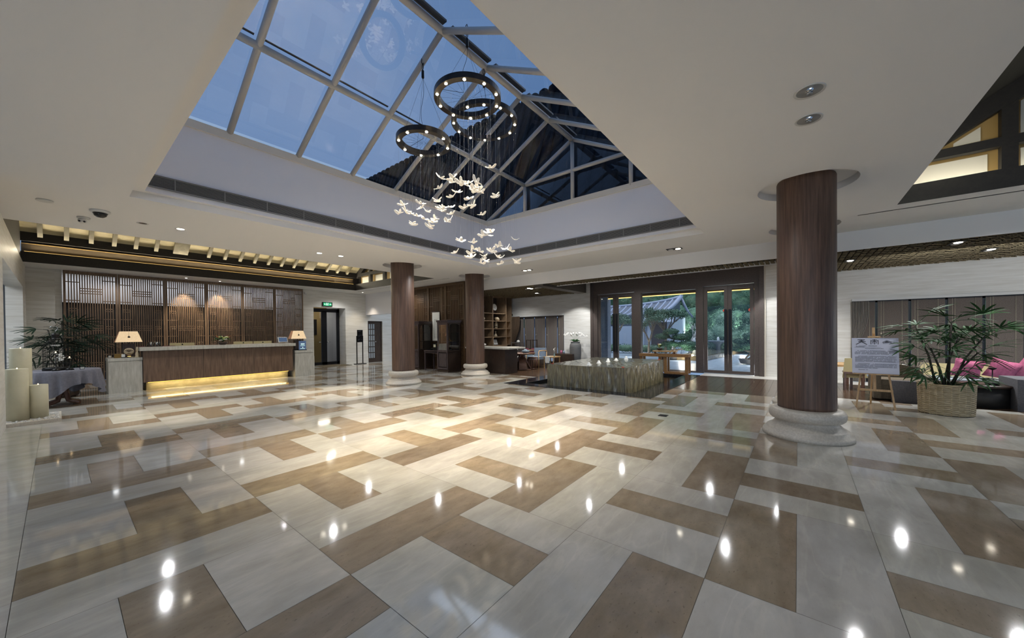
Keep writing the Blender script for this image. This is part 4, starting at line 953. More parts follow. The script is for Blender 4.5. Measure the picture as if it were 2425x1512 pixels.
for (a, b) in (((.15,.58),(.095,.545)),((.15,.58),(.21,.55)),((.15,.565),(.105,.53)),((.15,.565),(.205,.53)),((.135,.56),(.165,.56)),((.135,.56),(.135,.54)),((.165,.56),(.165,.54)),((.135,.54),(.165,.54)),((.15,.57),(.15,.54))): stroke(a, b, .006)
m_.build('title_lettering', 'ink', pb)
m_ = MB(); rr = random.Random(2)
rows = [(-.235, .03, .482), (-.235, -.13, .464), (-.12, .1, .436)]+[(-.255 if k else -.22, .26, .395-k*.0185) for k in range(3)]+[(-.255, .17, .395-3*.0185)]+[(-.25 if k else -.21, .26, .300-k*.0185) for k in range(5)]+[(-.25, .25, .300-5*.0185)]+[(-.25 if k else -.21, .26, .168-k*.0185) for k in range(4)]+[(-.25, .03, .168-4*.0185), (-.21, -.1, .062)]
for (a, b, z) in rows:
    x = a
    while x < b:
        w_ = .0085
        if rr.random() > .1:
            m_.box(x, x+w_, -.003, 0, z-.0045, z-.0015, 0, Tm); m_.box(x, x+w_, -.003, 0, z+.002, z+.0045, 0, Tm)
            if rr.random() > .4: m_.box(x+w_*.4, x+w_*.62, -.003, 0, z-.0045, z+.0045, 0, Tm)
        x += .0122
m_.box(-.26, .08, -.0025, 0, .4555, .457, 0, Tm)
m_.build('body_lettering', 'ink_grey', pb)

# ------------------------------------------------------------------ rhapis palms
def frond(mb, base, dirv, n, ln, droop, rr):
    d = Vector(dirv).normalized(); sd = d.cross(Vector((0, 0, 1)))
    if sd.length < .1: sd = Vector((1, 0, 0))
    sd.normalize(); upv = sd.cross(d); roll_ = rr.uniform(-.7, .7); sd, upv = sd*cos(roll_)+upv*sin(roll_), upv*cos(roll_)-sd*sin(roll_)
    for k in range(n):
        a = (k-(n-1)/2)*(2.7/n); l = ln*(1-.14*abs(a))*rr.uniform(.85, 1.1); dv = (d*cos(a)+sd*sin(a)+upv*rr.uniform(-.12, .12)).normalized(); p0 = Vector(base)
        pts = []; ns = 5
        for j in range(ns+1):
            q = j/ns; pts.append(p0+dv*l*q+Vector((0, 0, -1))*droop*l*q*q)
        w_ = rr.uniform(.011, .017); wd = [.003, w_*.8, w_, w_*.95, w_*.8, .003]; sv = dv.cross(upv).normalized(); v = []; f = []
        for j, p in enumerate(pts):
            v += [p-sv*wd[j]+upv*.003, p, p+sv*wd[j]+upv*.003]
        for j in range(ns): f += [(3*j, 3*j+1, 3*j+4, 3*j+3), (3*j+1, 3*j+2, 3*j+5, 3*j+4)]
        mb.add(v, f, 0, True)
def palm(root, x, y, z, stems, leafm, seed, top, spread, low=True):
    rr = random.Random(seed)
    for (dx, dy, h, lx, ly) in stems:
        p = [(x+dx, y+dy, z), (x+dx+lx*.35, y+dy+ly*.35, z+h*.5), (x+dx+lx, y+dy+ly, z+h)]
        m_ = MB(); m_.tube(p, [.017, .014, .011], 8); m_.build('stem', 'stem_dark', root)
        nf = 8
        for k in range(nf):
            a = 2*pi*k/nf+rr.uniform(-.4, .4); q = rr.uniform(.7, 1.0); b0 = Vector(p[1]).lerp(Vector(p[2]), (q-.5)*2)
            el = rr.uniform(.0, .95)*(q-.45)*2; pl = rr.uniform(.10, .30)*spread
            dv = Vector((cos(a)*cos(el), sin(a)*cos(el), sin(el))); tip = b0+dv*pl
            m_ = MB(); m_.tube([b0, b0+dv*pl*.5+Vector((0, 0, .01)), tip], .004, 5); frond(m_, tip, (dv.x, dv.y, dv.z*.8-.1), rr.randint(6, 9), rr.uniform(.24, .34)*spread, rr.uniform(.05, .4), rr); m_.build('frond', leafm, root)
    if low:
        for k in range(18):
            a = 2*pi*k/18+rr.uniform(-.2, .2); b0 = Vector((x+.06*cos(a), y+.06*sin(a), z)); dv = Vector((cos(a)*.8, sin(a)*.8, rr.uniform(.3, 1.3))).normalized(); pl = rr.uniform(.15, .42)*spread; tip = b0+dv*pl
            m_ = MB(); m_.tube([b0, tip], .004, 5); frond(m_, tip, (dv.x, dv.y, .2), rr.randint(5, 8), rr.uniform(.2, .3)*spread, rr.uniform(.2, .6), rr); m_.build('frond', leafm, root)
pcx, pcy = 8.93, -1.87
t = thing('woven_planter', 'round pale bamboo basket planter right of the easel', 'planter', (pcx, pcy, 0)); m_ = MB(); R = .312; Hp = .47; nz = 30; na = 96
for i in range(nz):
    z0, z1 = .01+Hp*i/nz, .01+Hp*(i+.82)/nz; v = []; f = []
    for k in range(na):
        a = 2*pi*k/na; r_ = R*(.955+.045*z1/Hp)+.0045*(1 if ((k//4+i) % 2) else -1)
        v += [(pcx+r_*cos(a), pcy+r_*sin(a), z0), (pcx+r_*cos(a), pcy+r_*sin(a), z1)]
    for k in range(na): j = (k+1) % na; f.append((2*k, 2*j, 2*j+1, 2*k+1))
    m_.add(v, f, 0, False)
m_.build('weave', 'basket', t)
m_ = MB(); m_.lathe([(R*.93, .004), (R*.97, Hp-.005), (R*.90, Hp-.005), (R*.88, Hp-.05), (0, Hp-.06)], 48, (pcx, pcy, 0)); m_.build('inner_shell', 'basket_dark', t)
m_ = MB()
for k in range(24): a = 2*pi*k/24; r_ = R*.975; m_.tube([(pcx+r_*.965*cos(a), pcy+r_*.965*sin(a), 0), (pcx+r_*1.015*cos(a), pcy+r_*1.015*sin(a), Hp+.012)], .005, 5)
m_.tube([(pcx+R*1.005*cos(2*pi*k/48), pcy+R*1.005*sin(2*pi*k/48), Hp+.012) for k in range(48)], .009, 6, closed=True); m_.build('stake', 'basket', t)
m_ = MB(); m_.lathe([(0, Hp-.03), (R*.88, Hp-.035)], 32, (pcx, pcy, 0)); m_.build('soil', 'soil', t)
t = thing('lady_palm', 'spreading lady palm with fan leaves growing in the bamboo basket planter', 'palm', (pcx, pcy, Hp-.03))
palm(t, pcx, pcy, Hp-.03, [(.02, .1, .98, .06, .22), (-.04, -.02, 1.05, -.06, -.02), (.05, -.08, .92, .12, -.42), (-.1, .04, .62, -.1, .16), (0, .02, .78, .06, -.16), (.02, -.05, .55, .05, -.3)], 'leaf', 11, 1.2, 1.15)
t = thing('potted_palm', 'dark lady palm behind the round table with the birdcage', 'palm', (.12, 13.2, 0))
m_ = MB(); m_.lathe([(.14, 0), (.19, .05), (.22, .38), (.2, .4), (.19, .36), (0, .35)], 28, (.12, 13.2, 0)); m_.build('pot', 'dark_wood', t)
palm(t, .12, 13.2, .35, [(0, 0, 1.35, -.05, .0), (.05, .05, 1.25, .14, .05), (-.05, .0, 1.2, -.2, .0), (.02, -.05, 1.0, .2, -.1), (-.02, -.04, .95, -.14, -.1), (.03, .02, .75, .1, -.12), (-.03, .02, .6, -.22, -.1), (0, -.05, .5, .02, -.15)], 'leaf_dark', 21, 1.5, 1.3, False)

# ------------------------------------------------------------------ round table, birdcage, candles
tx, ty = .06, 11.75
t = thing('round_table', 'round side table on a splayed wooden pedestal, under a grey blue cloth', 'table', (tx, ty, 0)); m_ = MB(); m_.lathe([(0, .68), (.5, .68), (.5, .705), (0, .705)], 40, (tx, ty, 0)); m_.build('top', 'tea_wood', t)
for k in range(4):
    a = pi/4+k*pi/2; ca, sa = cos(a), sin(a); m_ = MB(); pts = [(tx+.04*ca, ty+.04*sa, .67), (tx+.05*ca, ty+.05*sa, .25), (tx+.1*ca, ty+.1*sa, .09), (tx+.3*ca, ty+.3*sa, .035)]
    m_.tube(pts, [.05, .045, .04, .028], 10); m_.build('leg', 'tea_wood', t)
m_ = MB(); v = []; f = []; na = 160; Rr = .515
for k in range(na):
    a = 2*pi*k/na; drop = .27+.20*max(0, cos(2*(a)+.7*0+pi))**2 if False else .26+.24*abs(cos(2*a+.6))**3; fold = sin(a*19)+.5*sin(a*31+1)
    for j in range(9):
        q = j/8
        if j == 0: v.append((tx+Rr*.8*cos(a), ty+Rr*.8*sin(a), .712))
        elif j == 1: v.append((tx+(Rr-.008)*cos(a), ty+(Rr-.008)*sin(a), .712))
        elif j == 2: v.append((tx+(Rr+.003)*cos(a), ty+(Rr+.003)*sin(a), .70))
        else:
            w_ = (j-2)/6; r_ = Rr+.006+fold*.038*w_+.03*w_; v.append((tx+r_*cos(a), ty+r_*sin(a), .70-drop*w_))
for k in range(na):
    j2 = (k+1) % na
    for j in range(8): f.append((k*9+j, j2*9+j, j2*9+j+1, k*9+j+1))
m_.add(v, f, 0, True); m_.add([(tx+Rr*.8*cos(2*pi*k/na), ty+Rr*.8*sin(2*pi*k/na), .712) for k in range(na)], [tuple(range(na))], 0, False)
tag(m_.build('tablecloth', 'cloth'), 'grey blue tablecloth falling in folds over the round table by the candles', 'tablecloth')
cx_, cy_ = -.02, 11.72
t = thing('birdcage', 'dark domed wire birdcage with a hook on top, standing on the clothed table', 'birdcage', (cx_, cy_, .712)); m_ = MB(); m_.lathe([(.175, 0), (.18, .03), (.17, .045), (.17, .06)], 40, (cx_, cy_, .712)); m_.build('base', 'black_metal', t)
m_ = MB(); nb = 36
for k in range(nb):
    a = 2*pi*k/nb; pts = [(cx_+.165*cos(a), cy_+.165*sin(a), .76), (cx_+.165*cos(a), cy_+.165*sin(a), 1.15), (cx_+.14*cos(a), cy_+.14*sin(a), 1.25), (cx_+.08*cos(a), cy_+.08*sin(a), 1.32), (cx_+.05*cos(a), cy_+.05*sin(a), 1.34)]
    m_.tube(pts, .0016, 4)
for z in (.85, 1.0, 1.15): m_.tube([(cx_+.166*cos(2*pi*k/40), cy_+.166*sin(2*pi*k/40), z) for k in range(40)], .003, 5, closed=True)
m_.build('wire', 'black_metal', t)
m_ = MB(); m_.lathe([(.06, 1.33), (.055, 1.35), (.03, 1.36), (.05, 1.39), (.06, 1.43), (.03, 1.46), (0, 1.47)], 24, (cx_, cy_, 0)); m_.build('cap', 'black_metal', t)
m_ = MB(); m_.tube([(cx_+.0, cy_, 1.46), (cx_, cy_, 1.5)]+[(cx_-.02+.05*cos(a), cy_, 1.555+.05*sin(a)) for a in [-.9+.45*k for k in range(10)]], .005, 6); m_.build('hook', 'steel', t)
m_ = MB(); m_.box(cx_-.06, cx_+.06, cy_-.02, cy_+.02, 1.2, 1.225); m_.box(cx_-.03, cx_-.026, cy_, cy_+.004, 1.1, 1.2); m_.box(cx_+.026, cx_+.03, cy_, cy_+.004, 1.1, 1.2); m_.box(cx_-.03, cx_+.03, cy_-.006, cy_+.006, 1.1, 1.108); m_.build('perch', 'plastic_white', t)
m_ = MB(); rr = random.Random(8)
for k in range(26): a = rr.uniform(0, 6.28); q = rr.uniform(0, .07); m_.ell((cx_+.05+q*cos(a), cy_+q*sin(a), .95+rr.uniform(-.06, .09)), .018, .014, .012, 6, 4)
m_.build('white_flowers', 'petal_white', t)
for (x, y, h, lb) in ((cx_-.0, cy_-.26, .33, 'taller black tealight holder in front of the birdcage'), (cx_+.17, cy_-.22, .22, 'shorter black tealight holder right of the birdcage front')):
    q = thing('tealight_holder', lb, 'candle holder', (x, y, .712), group='tealight holders on the round table')
    m_ = MB(); m_.lathe([(.055, 0), (.06, .015), (.04, .04), (.008, .05), (.006, h), (.03, h+.005), (.034, h+.015), (.03, h+.012), (0, h+.008)], 20, (x, y, .712)); m_.build('stand', 'black_metal', q)
    m_ = MB(); m_.lathe([(.022, 0), (.022, .012), (0, .012)], 14, (x, y, .712+h+.012)); m_.build('tealight', 'candle_wax', q); m_ = MB(); m_.ell((x, y, .712+h+.04), .008, .008, .014, 8, 6); m_.build('flame', 'flame', q)
t = thing('name_card', 'small dark block with a white card on the edge of the clothed table', 'card', (.33, 11.55, .712)); m_ = MB(); m_.box(.28, .345, 11.5, 11.56, .712, .765); m_.build('block', 'plastic_dark', t); m_ = MB(); m_.box(.287, .34, 11.494, 11.4995, .722, .758); m_.build('card', 'paper', t)
m_ = MB(); m_.box(-1.15, .03, 9.46, 10.35, 0, .055); t = tag(m_.build('candle_tray', 'base_stone'), 'flat stone slab filled with white gravel under the three pillar candles', 'tray')
m_ = MB(); rr = random.Random(4)
for k in range(420): m_.ell((rr.uniform(-1.1, .0), rr.uniform(9.5, 10.3), .058), .016, .013, .01, 5, 4)
tag(m_.build('gravel', 'plastic_white'), 'white gravel spread over the stone slab of the candles', 'gravel', kind='stuff')
for (x, y, h, lb) in ((-.405, 9.78, .82, 'thick cream pillar candle at the front left of the stone slab'), (-.205, 9.84, .54, 'shortest cream pillar candle, nearest the round table'), (-.38, 10.1, 1.14, 'tallest cream pillar candle, behind the other two')):
    R = .115 if h > .6 else .105
    q = thing('pillar_candle', lb, 'candle', (x, y, .055), group='thick cream pillar candles'); m_ = MB(); m_.lathe([(R, 0), (R, h-.006), (R-.006, h), (R-.02, h-.004), (0, h-.012)], 40, (x, y, .06)); m_.build('wax', 'candle_wax', q)
    m_ = MB(); m_.tube([(x, y, .055+h-.01), (x, y, .055+h+.008)], .002, 4); m_.build('wick', 'plastic_dark', q)
    m_ = MB(); m_.ell((x, y, .055+h+.012), .006, .006, .011, 8, 6); m_.build('flame', 'flame', q)

# ------------------------------------------------------------------ blinds, mullions, curtains
def windows(nm, ys, z1, lab, n0):
    wn = thing(nm, None, None, (13.1, sum(ys)/len(ys), 0), kind='structure'); m_ = MB()
    for y in ys: m_.box(13.02, 13.14, y-.02, y+.02, 0, z1)
    m_.box(13.02, 13.14, min(ys), max(ys), z1-.05, z1+.05); m_.box(13.02, 13.14, min(ys), max(ys), 0, .12); m_.build('window_frame', 'frame_black', wn)
    g_ = MB(); g_.quad((13.1, min(ys), .1), (13.1, max(ys), .1), (13.1, max(ys), z1), (13.1, min(ys), z1)); g_.build('glass', 'glass_door', wn)
    for k, (a, b) in enumerate(zip(ys, ys[1:])):
        t = thing('roller_blind', lab[k], 'blind', (13.0, (a+b)/2, z1), group=n0)
        m_ = MB(); v = []; f = []; ny = 6
        lo_, hi_ = min(a, b)+.03, max(a, b)-.018
        m_.box(12.985, 12.99, lo_, hi_, .32, z1-.03); m_.build('fabric', 'blind', t)
        m_ = MB(); m_.box(12.975, 13.0, lo_, hi_, .29, .32); m_.build('bottom_bar', 'dark_wood', t)
        m_ = MB()
        for q in (.2, .8):
            yy_ = lo_+(hi_-lo_)*q; m_.tube([(12.978, yy_, z1-.03), (12.978, yy_, .32)], .0022, 4)
        m_.tube([(12.965, hi_-.06, z1-.03), (12.965, hi_-.06, 1.28)], .002, 4); m_.ell((12.965, hi_-.06, 1.25), .012, .012, .028, 6, 5); m_.build('cord', 'candle_wax', t)
ysr = [-1.02, -1.57, -2.15, -2.74, -3.29, -3.85, -4.45]
windows('window_3', ysr, 2.1, ['roller blind partly behind the grey curtain, right of the big column', 'roller blind directly behind the poster easel', 'paler roller blind behind the left leaves of the planted palm', 'roller blind behind the right leaves of the planted palm', 'roller blind between two bluish mullions right of the palm', 'roller blind at the right edge of the picture'], 'roller blinds of the right lounge')
windows('window_4', [10.2, 9.59, 9.02, 8.45, 7.86, 7.54], 2.07, ['tea room blind next to the brown curtain', 'tea room blind behind the dark rack', 'tea room blind with a pale upper strip, middle of the row', 'tea room blind, second from the white pier', 'narrow tea room blind touching the white pier'], 'roller blinds of the tea room')
def curtain(name, label, p0, p1, z0, z1, mt_, seed, tie=None):
    rr = random.Random(seed); t = thing(name, label, 'curtain', (p0[0], p0[1], z0)); m_ = MB(); v = []; f = []; n = 60; nz = 14
    P0, P1 = Vector(p0), Vector(p1); d = P1-P0; nn = Vector((-d.y, d.x, 0)).normalized()
    for i in range(n+1):
        for j in range(nz+1):
            q = i/n; z = z0+(z1-z0)*j/nz; sq_ = 1.0
            if tie: sq_ = 1-.52*math.exp(-((z-tie)/.45)**2)-(.15 if z < tie else 0)
            p = P0+d*(q*sq_)+nn*.025*sin(q*2*pi*11+seed); v.append((p.x, p.y, z))
    for i in range(n):
        for j in range(nz): f.append((i*(nz+1)+j, (i+1)*(nz+1)+j, (i+1)*(nz+1)+j+1, i*(nz+1)+j+1))
    m_.add(v, f, 0, True); m_.build('fabric', mt_, t)
    if tie: m_ = MB(); q = d*.5; m_.bar((P0.x-.03, P0.y, tie), (P0.x-.03+q.x, P0.y+q.y, tie-.02), .05, .06); m_.build('tieback', mt_, t)
curtain('curtain', 'pale grey gathered curtain at the left end of the right lounge windows', (12.9, -1.08, 0), (12.9, -1.42, 0), .02, 2.08, 'curtain_light', 1, .92)
curtain('curtain', 'brown curtain tied back between the display shelves and the tea room blinds', (12.80, 10.22, 0), (12.80, 9.72, 0), .02, 2.07, 'curtain_brown', 2, .9)

# ------------------------------------------------------------------ display cabinets, table and scroll
def cabinet(y0, y1, lb):
    x0, x1 = 8.40, 9.02; t = thing('display_cabinet', lb, 'cabinet', ((x0+x1)/2, (y0+y1)/2, 0), group='dark display cabinets with glass doors')
    m_ = MB(); m_.box(x0+.03, x1, y0+.03, y1-.03, .08, .72); m_.box(x0, x1, y0, y1, 0, .08); m_.box(x1-.03, x1, y0+.03, y1-.03, .72, 1.74)
    for (a, b) in ((x0+.02, y0+.02), (x0+.02, y1-.06), (x1-.05, y0+.02), (x1-.05, y1-.06)): m_.box(a, a+.04, b, b+.04, .72, 1.74)
    m_.box(x0, x1, y0, y1, .72, .76); m_.build('body', 'dark_wood', t)
    m_ = MB(); m_.box(x0-.02, x1+.02, y0-.02, y1+.02, 1.76, 1.80); m_.box(x0, x1, y0, y1, 1.72, 1.76); m_.box(x0-.03, x1+.03, y0-.03, y1+.03, 1.80, 1.825); m_.build('cornice', 'cab_wood', t)
    m_ = MB()
    for z in (1.68,): m_.prism([(x0+.06, y0-.012, 1.74), (x1-.05, y0-.012, 1.74), (x1-.05, y0-.012, 1.58), (x1-.09, y0-.012, 1.66), (x1-.2, y0-.012, 1.70), (x0+.2, y0-.012, 1.70), (x0+.09, y0-.012, 1.66), (x0+.06, y0-.012, 1.58)], (0, .02, 0))
    m_.build('arched_apron', 'dark_wood', t)
    for z in (1.06, 1.38): m_ = MB(); m_.box(x0+.05, x1-.03, y0+.04, y1-.04, z, z+.012); m_.build('shelf', 'dark_wood', t)
    m_ = MB(); m_.box(x0-.012, x0+.01, y0+.02, y0+.06, .1, 1.72); m_.box(x0-.012, x0+.01, y1-.06, y1-.02, .1, 1.72); m_.box(x0-.012, x0+.01, y0+.06, y1-.06, 1.66, 1.72); m_.box(x0-.012, x0+.01, y0+.06, y1-.06, .70, .78); m_.box(x0-.012, x0+.01, y0+.06, y1-.06, .1, .16)
    m_.box(x0-.004, x0+.01, y0+.09, y1-.09, .2, .66); m_.box(x0-.014, x0, y0+.085, y1-.085, .19, .2); m_.box(x0-.014, x0, y0+.085, y1-.085, .66, .67); cdr = m_.build('door', 'cab_wood', t)
    m_ = MB(); m_.quad((x0, y0+.06, .78), (x0, y1-.06, .78), (x0, y1-.06, 1.66), (x0, y0+.06, 1.66)); m_.quad((x0+.05, y0+.03, .76), (x1-.05, y0+.03, .76), (x1-.05, y0+.03, 1.72), (x0+.05, y0+.03, 1.72)); m_.build('glass', 'glass_case', t)
    m_ = MB(); m_.box(x0-.02, x0-.012, y1-.06, y1-.05, .9, 1.0); m_.build('handle', 'gold', cdr)
cabinet(9.5, 10.06, 'right dark display cabinet with glass sides, beside the scroll'); cabinet(11.1, 11.66, 'left dark display cabinet with glass sides, half hidden by the middle column')
for (x, y, z, s, lb, mt_) in ((8.6, 9.75, 1.392, 1, 'golden curved ornament on the upper shelf of the right cabinet', 'gold'), (8.75, 9.75, 1.072, .8, 'low golden ornament on the lower shelf of the right cabinet', 'gold'), (8.6, 11.35, 1.072, .8, 'golden ornament on the lower shelf of the left cabinet', 'gold'), (8.8, 9.8, .765, .9, 'dark pot at the bottom of the right cabinet', 'plastic_dark')):
    m_ = MB(); m_.tube([(x, y-.07*s, z), (x, y, z+.03*s), (x, y+.06*s, z+.09*s), (x, y+.04*s, z+.15*s)], [.03*s, .035*s, .02*s, .006], 8); m_.lathe([(.05*s, 0), (.04*s, .01)], 12, (x, y-.02, z)); tag(m_.build('ornament', mt_), lb, 'ornament', 'ornaments in the display cabinets')
t = thing('altar_table', 'narrow dark side table standing between the two display cabinets', 'table', (8.7, 10.55, 0)); m_ = MB(); m_.box(8.5, 8.98, 10.15, 10.95, .70, .74); m_.box(8.52, 8.96, 10.18, 10.92, .64, .67); m_.build('top', 'cab_wood', t)
for (a, b) in ((8.51, 10.17), (8.51, 10.89), (8.92, 10.17), (8.92, 10.89)): m_ = MB(); m_.box(a, a+.04, b, b+.04, 0, .7); m_.build('leg', 'cab_wood', t)
m_ = MB(); m_.box(8.52, 8.54, 10.2, 10.9, .04, .06); m_.build('stretcher', 'cab_wood', t)
t = thing('tea_set_box', 'black box with a pale label on the side table under the scroll', 'box', (8.65, 10.35, .74)); m_ = MB(); m_.box(8.56, 8.8, 10.25, 10.5, .74, 1.0); m_.build('body', 'plastic_dark', t); m_ = MB(); m_.box(8.555, 8.56, 10.34, 10.46, .86, .96); m_.build('label_card', 'candle_wax', t)
m_ = MB(); m_.box(8.55, 8.85, 10.55, 10.85, .74, .78); m_.ell((8.7, 10.65, .80), .08, .1, .03); tag(m_.build('tea_tray', 'plastic_dark'), 'dark tea tray on the side table, left of the black box', 'tray')
t = thing('hanging_scroll', 'tall white hanging scroll with columns of small characters', 'scroll', (9.03, 10.87, 1.05)); m_ = MB(); m_.box(9.02, 9.03, 10.66, 11.08, 1.07, 2.18); m_.build('paper', 'paper', t)
m_ = MB(); m_.tube([(9.02, 10.63, 2.185), (9.02, 11.11, 2.185)], .014, 8); m_.tube([(9.02, 10.63, 1.065), (9.02, 11.11, 1.065)], .018, 8); m_.tube([(9.02, 10.8, 2.19), (9.03, 10.87, 2.28), (9.02, 10.94, 2.19)], .003, 4); m_.build('roller', 'dark_wood', t)
m_ = MB(); rr = random.Random(6)
for c_ in range(3):
    for k in range(22):
        z = 1.9-k*.034; y = 10.80+c_*.07; m_.box(9.014, 9.02, y-.012, y+.012, z, z+.005); m_.box(9.014, 9.02, y-.004, y+.004, z-.01, z+.014)
m_.build('lettering', 'ink_grey', t)

# ------------------------------------------------------------------ tea bar, shelves and tea room
t = thing('tea_counter', 'dark tea bar counter with a pale stone slab behind the right small column', 'counter', (9.45, 8.4, 0)); m_ = MB(); m_.box(9.14, 9.8, 7.55, 9.3, 0, .81); m_.build('body', 'dark_wood', t)
m_ = MB(); m_.box(9.08, 10.0, 7.35, 9.35, .82, .87); m_.build('stone_top', 'stone_panel', t)
sx = [9.25, 9.6, 10.47, 11.34, 12.22]; szs = [.83, 1.18, 1.53, 1.86, 2.18, 2.90]
t = thing('shelf_unit', 'tall wooden display shelf unit with square niches behind the tea bar', 'shelf', (10.8, 10.2, .74)); m_ = MB()
m_.box(9.2, 12.27, 10.0, 10.55, .70, .82); m_.box(9.2, 12.6, 10.0, 10.55, 2.90, 2.965)
m_.build('plinth', 'shelf_wood', t)
m_ = MB(); m_.box(9.2, 12.25, 10.54, 10.58, .82, 2.9); m_.build('back_panel', 'dark_wood', t)
for x in sx: m_ = MB(); m_.box(x-.02, x+.02, 10.0, 10.54, .82, 2.9); m_.build('upright', 'shelf_wood', t)
for z in szs[1:-1]: m_ = MB(); m_.box(9.25, 12.22, 10.01, 10.54, z-.015, z+.01); m_.build('board', 'shelf_wood', t)
m_ = MB(); m_.box(9.2, 12.25, 10.05, 10.5, 0, .70); m_.build('base_cabinet', 'dark_wood', t)
m_ = MB(); m_.box(12.24, 12.58, 10.5, 10.52, .8, 2.1); m_.build('glow_panel', 'niche_glow', t)
for z in (.83, 1.18, 1.53, 1.86): m_ = MB(); m_.box(12.24, 12.58, 10.05, 10.5, z-.012, z+.012); m_.build('board', 'shelf_wood', t)
m_ = MB(); m_.box(12.58, 12.61, 10.0, 10.5, 0, 2.9); m_.build('upright', 'wall_brown', t)
def plate(x, z, R, mt_, lb):
    q = thing('plate', lb, 'plate', (x, 10.3, z), group='plates on the shelf unit'); m_ = MB(); T = Matrix.Translation((x, 10.34, z+R)) @ Matrix.Rotation(pi/2-.15, 4, 'X')
    k = len(m_.v); m_.lathe([(R, .015), (R*.98, .02), (R*.6, .004), (0, .0)], 32); m_.v = [tuple(T @ Vector(p)) for p in m_.v]; m_.build('dish', mt_, q)
    m_ = MB(); m_.box(x-.04, x+.04, 10.36, 10.40, z, z+R*.7); m_.build('easel_rest', 'dark_wood', q); m_ = MB(); m_.ell((x, 10.315, z+R), R*.12, .01, R*.12, 10, 6); m_.build('centre_mark', 'dark_wood', q)
plate(11.82, 2.32, .15, 'ceramic_white', 'white plate standing on the highest shelf, rightmost niche'); plate(10.92, 2.25, .24, 'ceramic_blue', 'pale blue plate peeking out right of the small column'); plate(9.9, 2.22, .24, 'ceramic_blue', 'pale blue plate peeking out left of the small column')
m_ = MB(); m_.ell((11.82, 10.2, 1.87+.085), .13, .1, .085, 16, 10, T=Matrix.Rotation(.4, 4, 'Y')); tag(m_.build('stone_ornament', 'ceramic_cream'), 'smooth cream stone on the shelf below the white plate', 'stone')
m_ = MB(); m_.ell((10.85, 10.15, 1.96), .12, .1, .085, 16, 10, T=Matrix.Rotation(.3, 4, 'Y')); tag(m_.build('stone_ornament', 'ceramic_cream'), 'cream stone peeking out right of the small column', 'stone')
t = thing('ceramic_vase', 'slim striped cream vase on the middle shelf', 'vase', (11.82, 10.25, 1.54)); m_ = MB(); m_.lathe([(.05, 0), (.07, .06), (.075, .18), (.06, .25), (.03, .28), (.035, .3)], 24, (11.82, 10.25, 1.54)); m_.build('body', 'ceramic_cream', t); m_ = MB(); m_.lathe([(.073, .08), (.0765, .085), (.0765, .1), (.074, .105)], 24, (11.82, 10.25, 1.54)); m_.build('band', 'dark_wood', t)
m_ = MB(); m_.lathe([(.07, 0), (.085, .03), (.04, .12), (.025, .19), (.045, .23), (.03, .24)], 20, (11.78, 10.25, 1.19)); tag(m_.build('ceramic_bottle', 'ceramic_cream'), 'cream gourd shaped bottle on the fourth shelf', 'bottle')
t = thing('certificate', 'framed white certificate leaning in the lowest niche', 'picture', (11.75, 10.2, .83)); T = Matrix.Translation((11.75, 10.2, .835)) @ Matrix.Rotation(-.3, 4, 'X'); m_ = MB(); m_.box(-.14, .14, 0, .015, 0, .26, 0, T); m_.build('frame', 'steel', t); m_ = MB(); m_.box(-.12, .12, -.003, 0, .02, .24, 0, T); m_.build('sheet', 'paper', t); m_ = MB(); [m_.box(-.08+.01*(k % 2), .08, -.005, -.003, .2-k*.028, .206-k*.028, 0, T) for k in range(6)]; m_.build('lettering', 'ink_grey', t)
m_ = MB(); m_.lathe([(.05, 0), (.08, .04), (.07, .07), (.02, .09), (.02, .1)], 20, (10.95, 10.15, .835)); tag(m_.build('tea_caddy', 'ceramic_white'), 'small white teapot shape in the lowest niche right of the column', 'pot')
m_ = MB(); m_.ell((12.4, 10.2, .90), .045, .04, .06); m_.ell((12.4, 10.2, .98), .03, .03, .03); tag(m_.build('figurine', 'dark_wood'), 'dark little figure in front of the glowing niche', 'figurine')
m_ = MB(); m_.lathe([(.03, 0), (.05, .05), (.03, .12)], 14, (12.4, 10.2, 1.195)); tag(m_.build('jar', 'dark_wood'), 'dark jar in the glowing niche above the figure', 'jar')
tcx, tcy = 10.62, 7.98
t = thing('tea_table', 'round dark tea table on a flared wooden pedestal', 'table', (tcx, tcy, 0)); m_ = MB(); m_.lathe([(0, .565), (.44, .565), (.5, .585), (.5, .62), (0, .62)], 40, (tcx, tcy, 0)); m_.build('top', 'tea_wood', t)
for k in range(4):
    a = pi/4+k*pi/2; ca, sa = cos(a), sin(a); na_, nb_ = -sa, ca; m_ = MB()
    m_.prism([(tcx+.05*ca+.1*na_, tcy+.05*sa+.1*nb_, .565), (tcx+.05*ca-.1*na_, tcy+.05*sa-.1*nb_, .565), (tcx+.36*ca-.15*na_, tcy+.36*sa-.15*nb_, .03), (tcx+.36*ca+.15*na_, tcy+.36*sa+.15*nb_, .03)], (-.05*ca, -.05*sa, 0)); m_.build('leg', 'tea_wood', t)
m_ = MB(); m_.lathe([(.42, 0), (.42, .03), (0, .03)], 4, (tcx, tcy, 0)); m_.build('base', 'tea_wood', t)
m_ = MB(); m_.lathe([(.09, 0), (.15, .04), (.155, .07), (.12, .09), (.12, .1), (.05, .12), (.015, .135), (0, .14)], 24, (10.6, 7.78, .62)); tag(m_.build('lidded_bowl', 'ceramic_bowl'), 'blue grey lidded bowl on the round tea table', 'bowl')
t = thing('goblet', 'white goblet on the left part of the round tea table', 'cup', (10.5, 8.2, .62)); m_ = MB(); m_.lathe([(.04, 0), (.01, .02), (.01, .12), (.035, .14), (.035, .16)], 14, (10.5, 8.18, .62)); m_.build('bowl', 'ceramic_white', t)
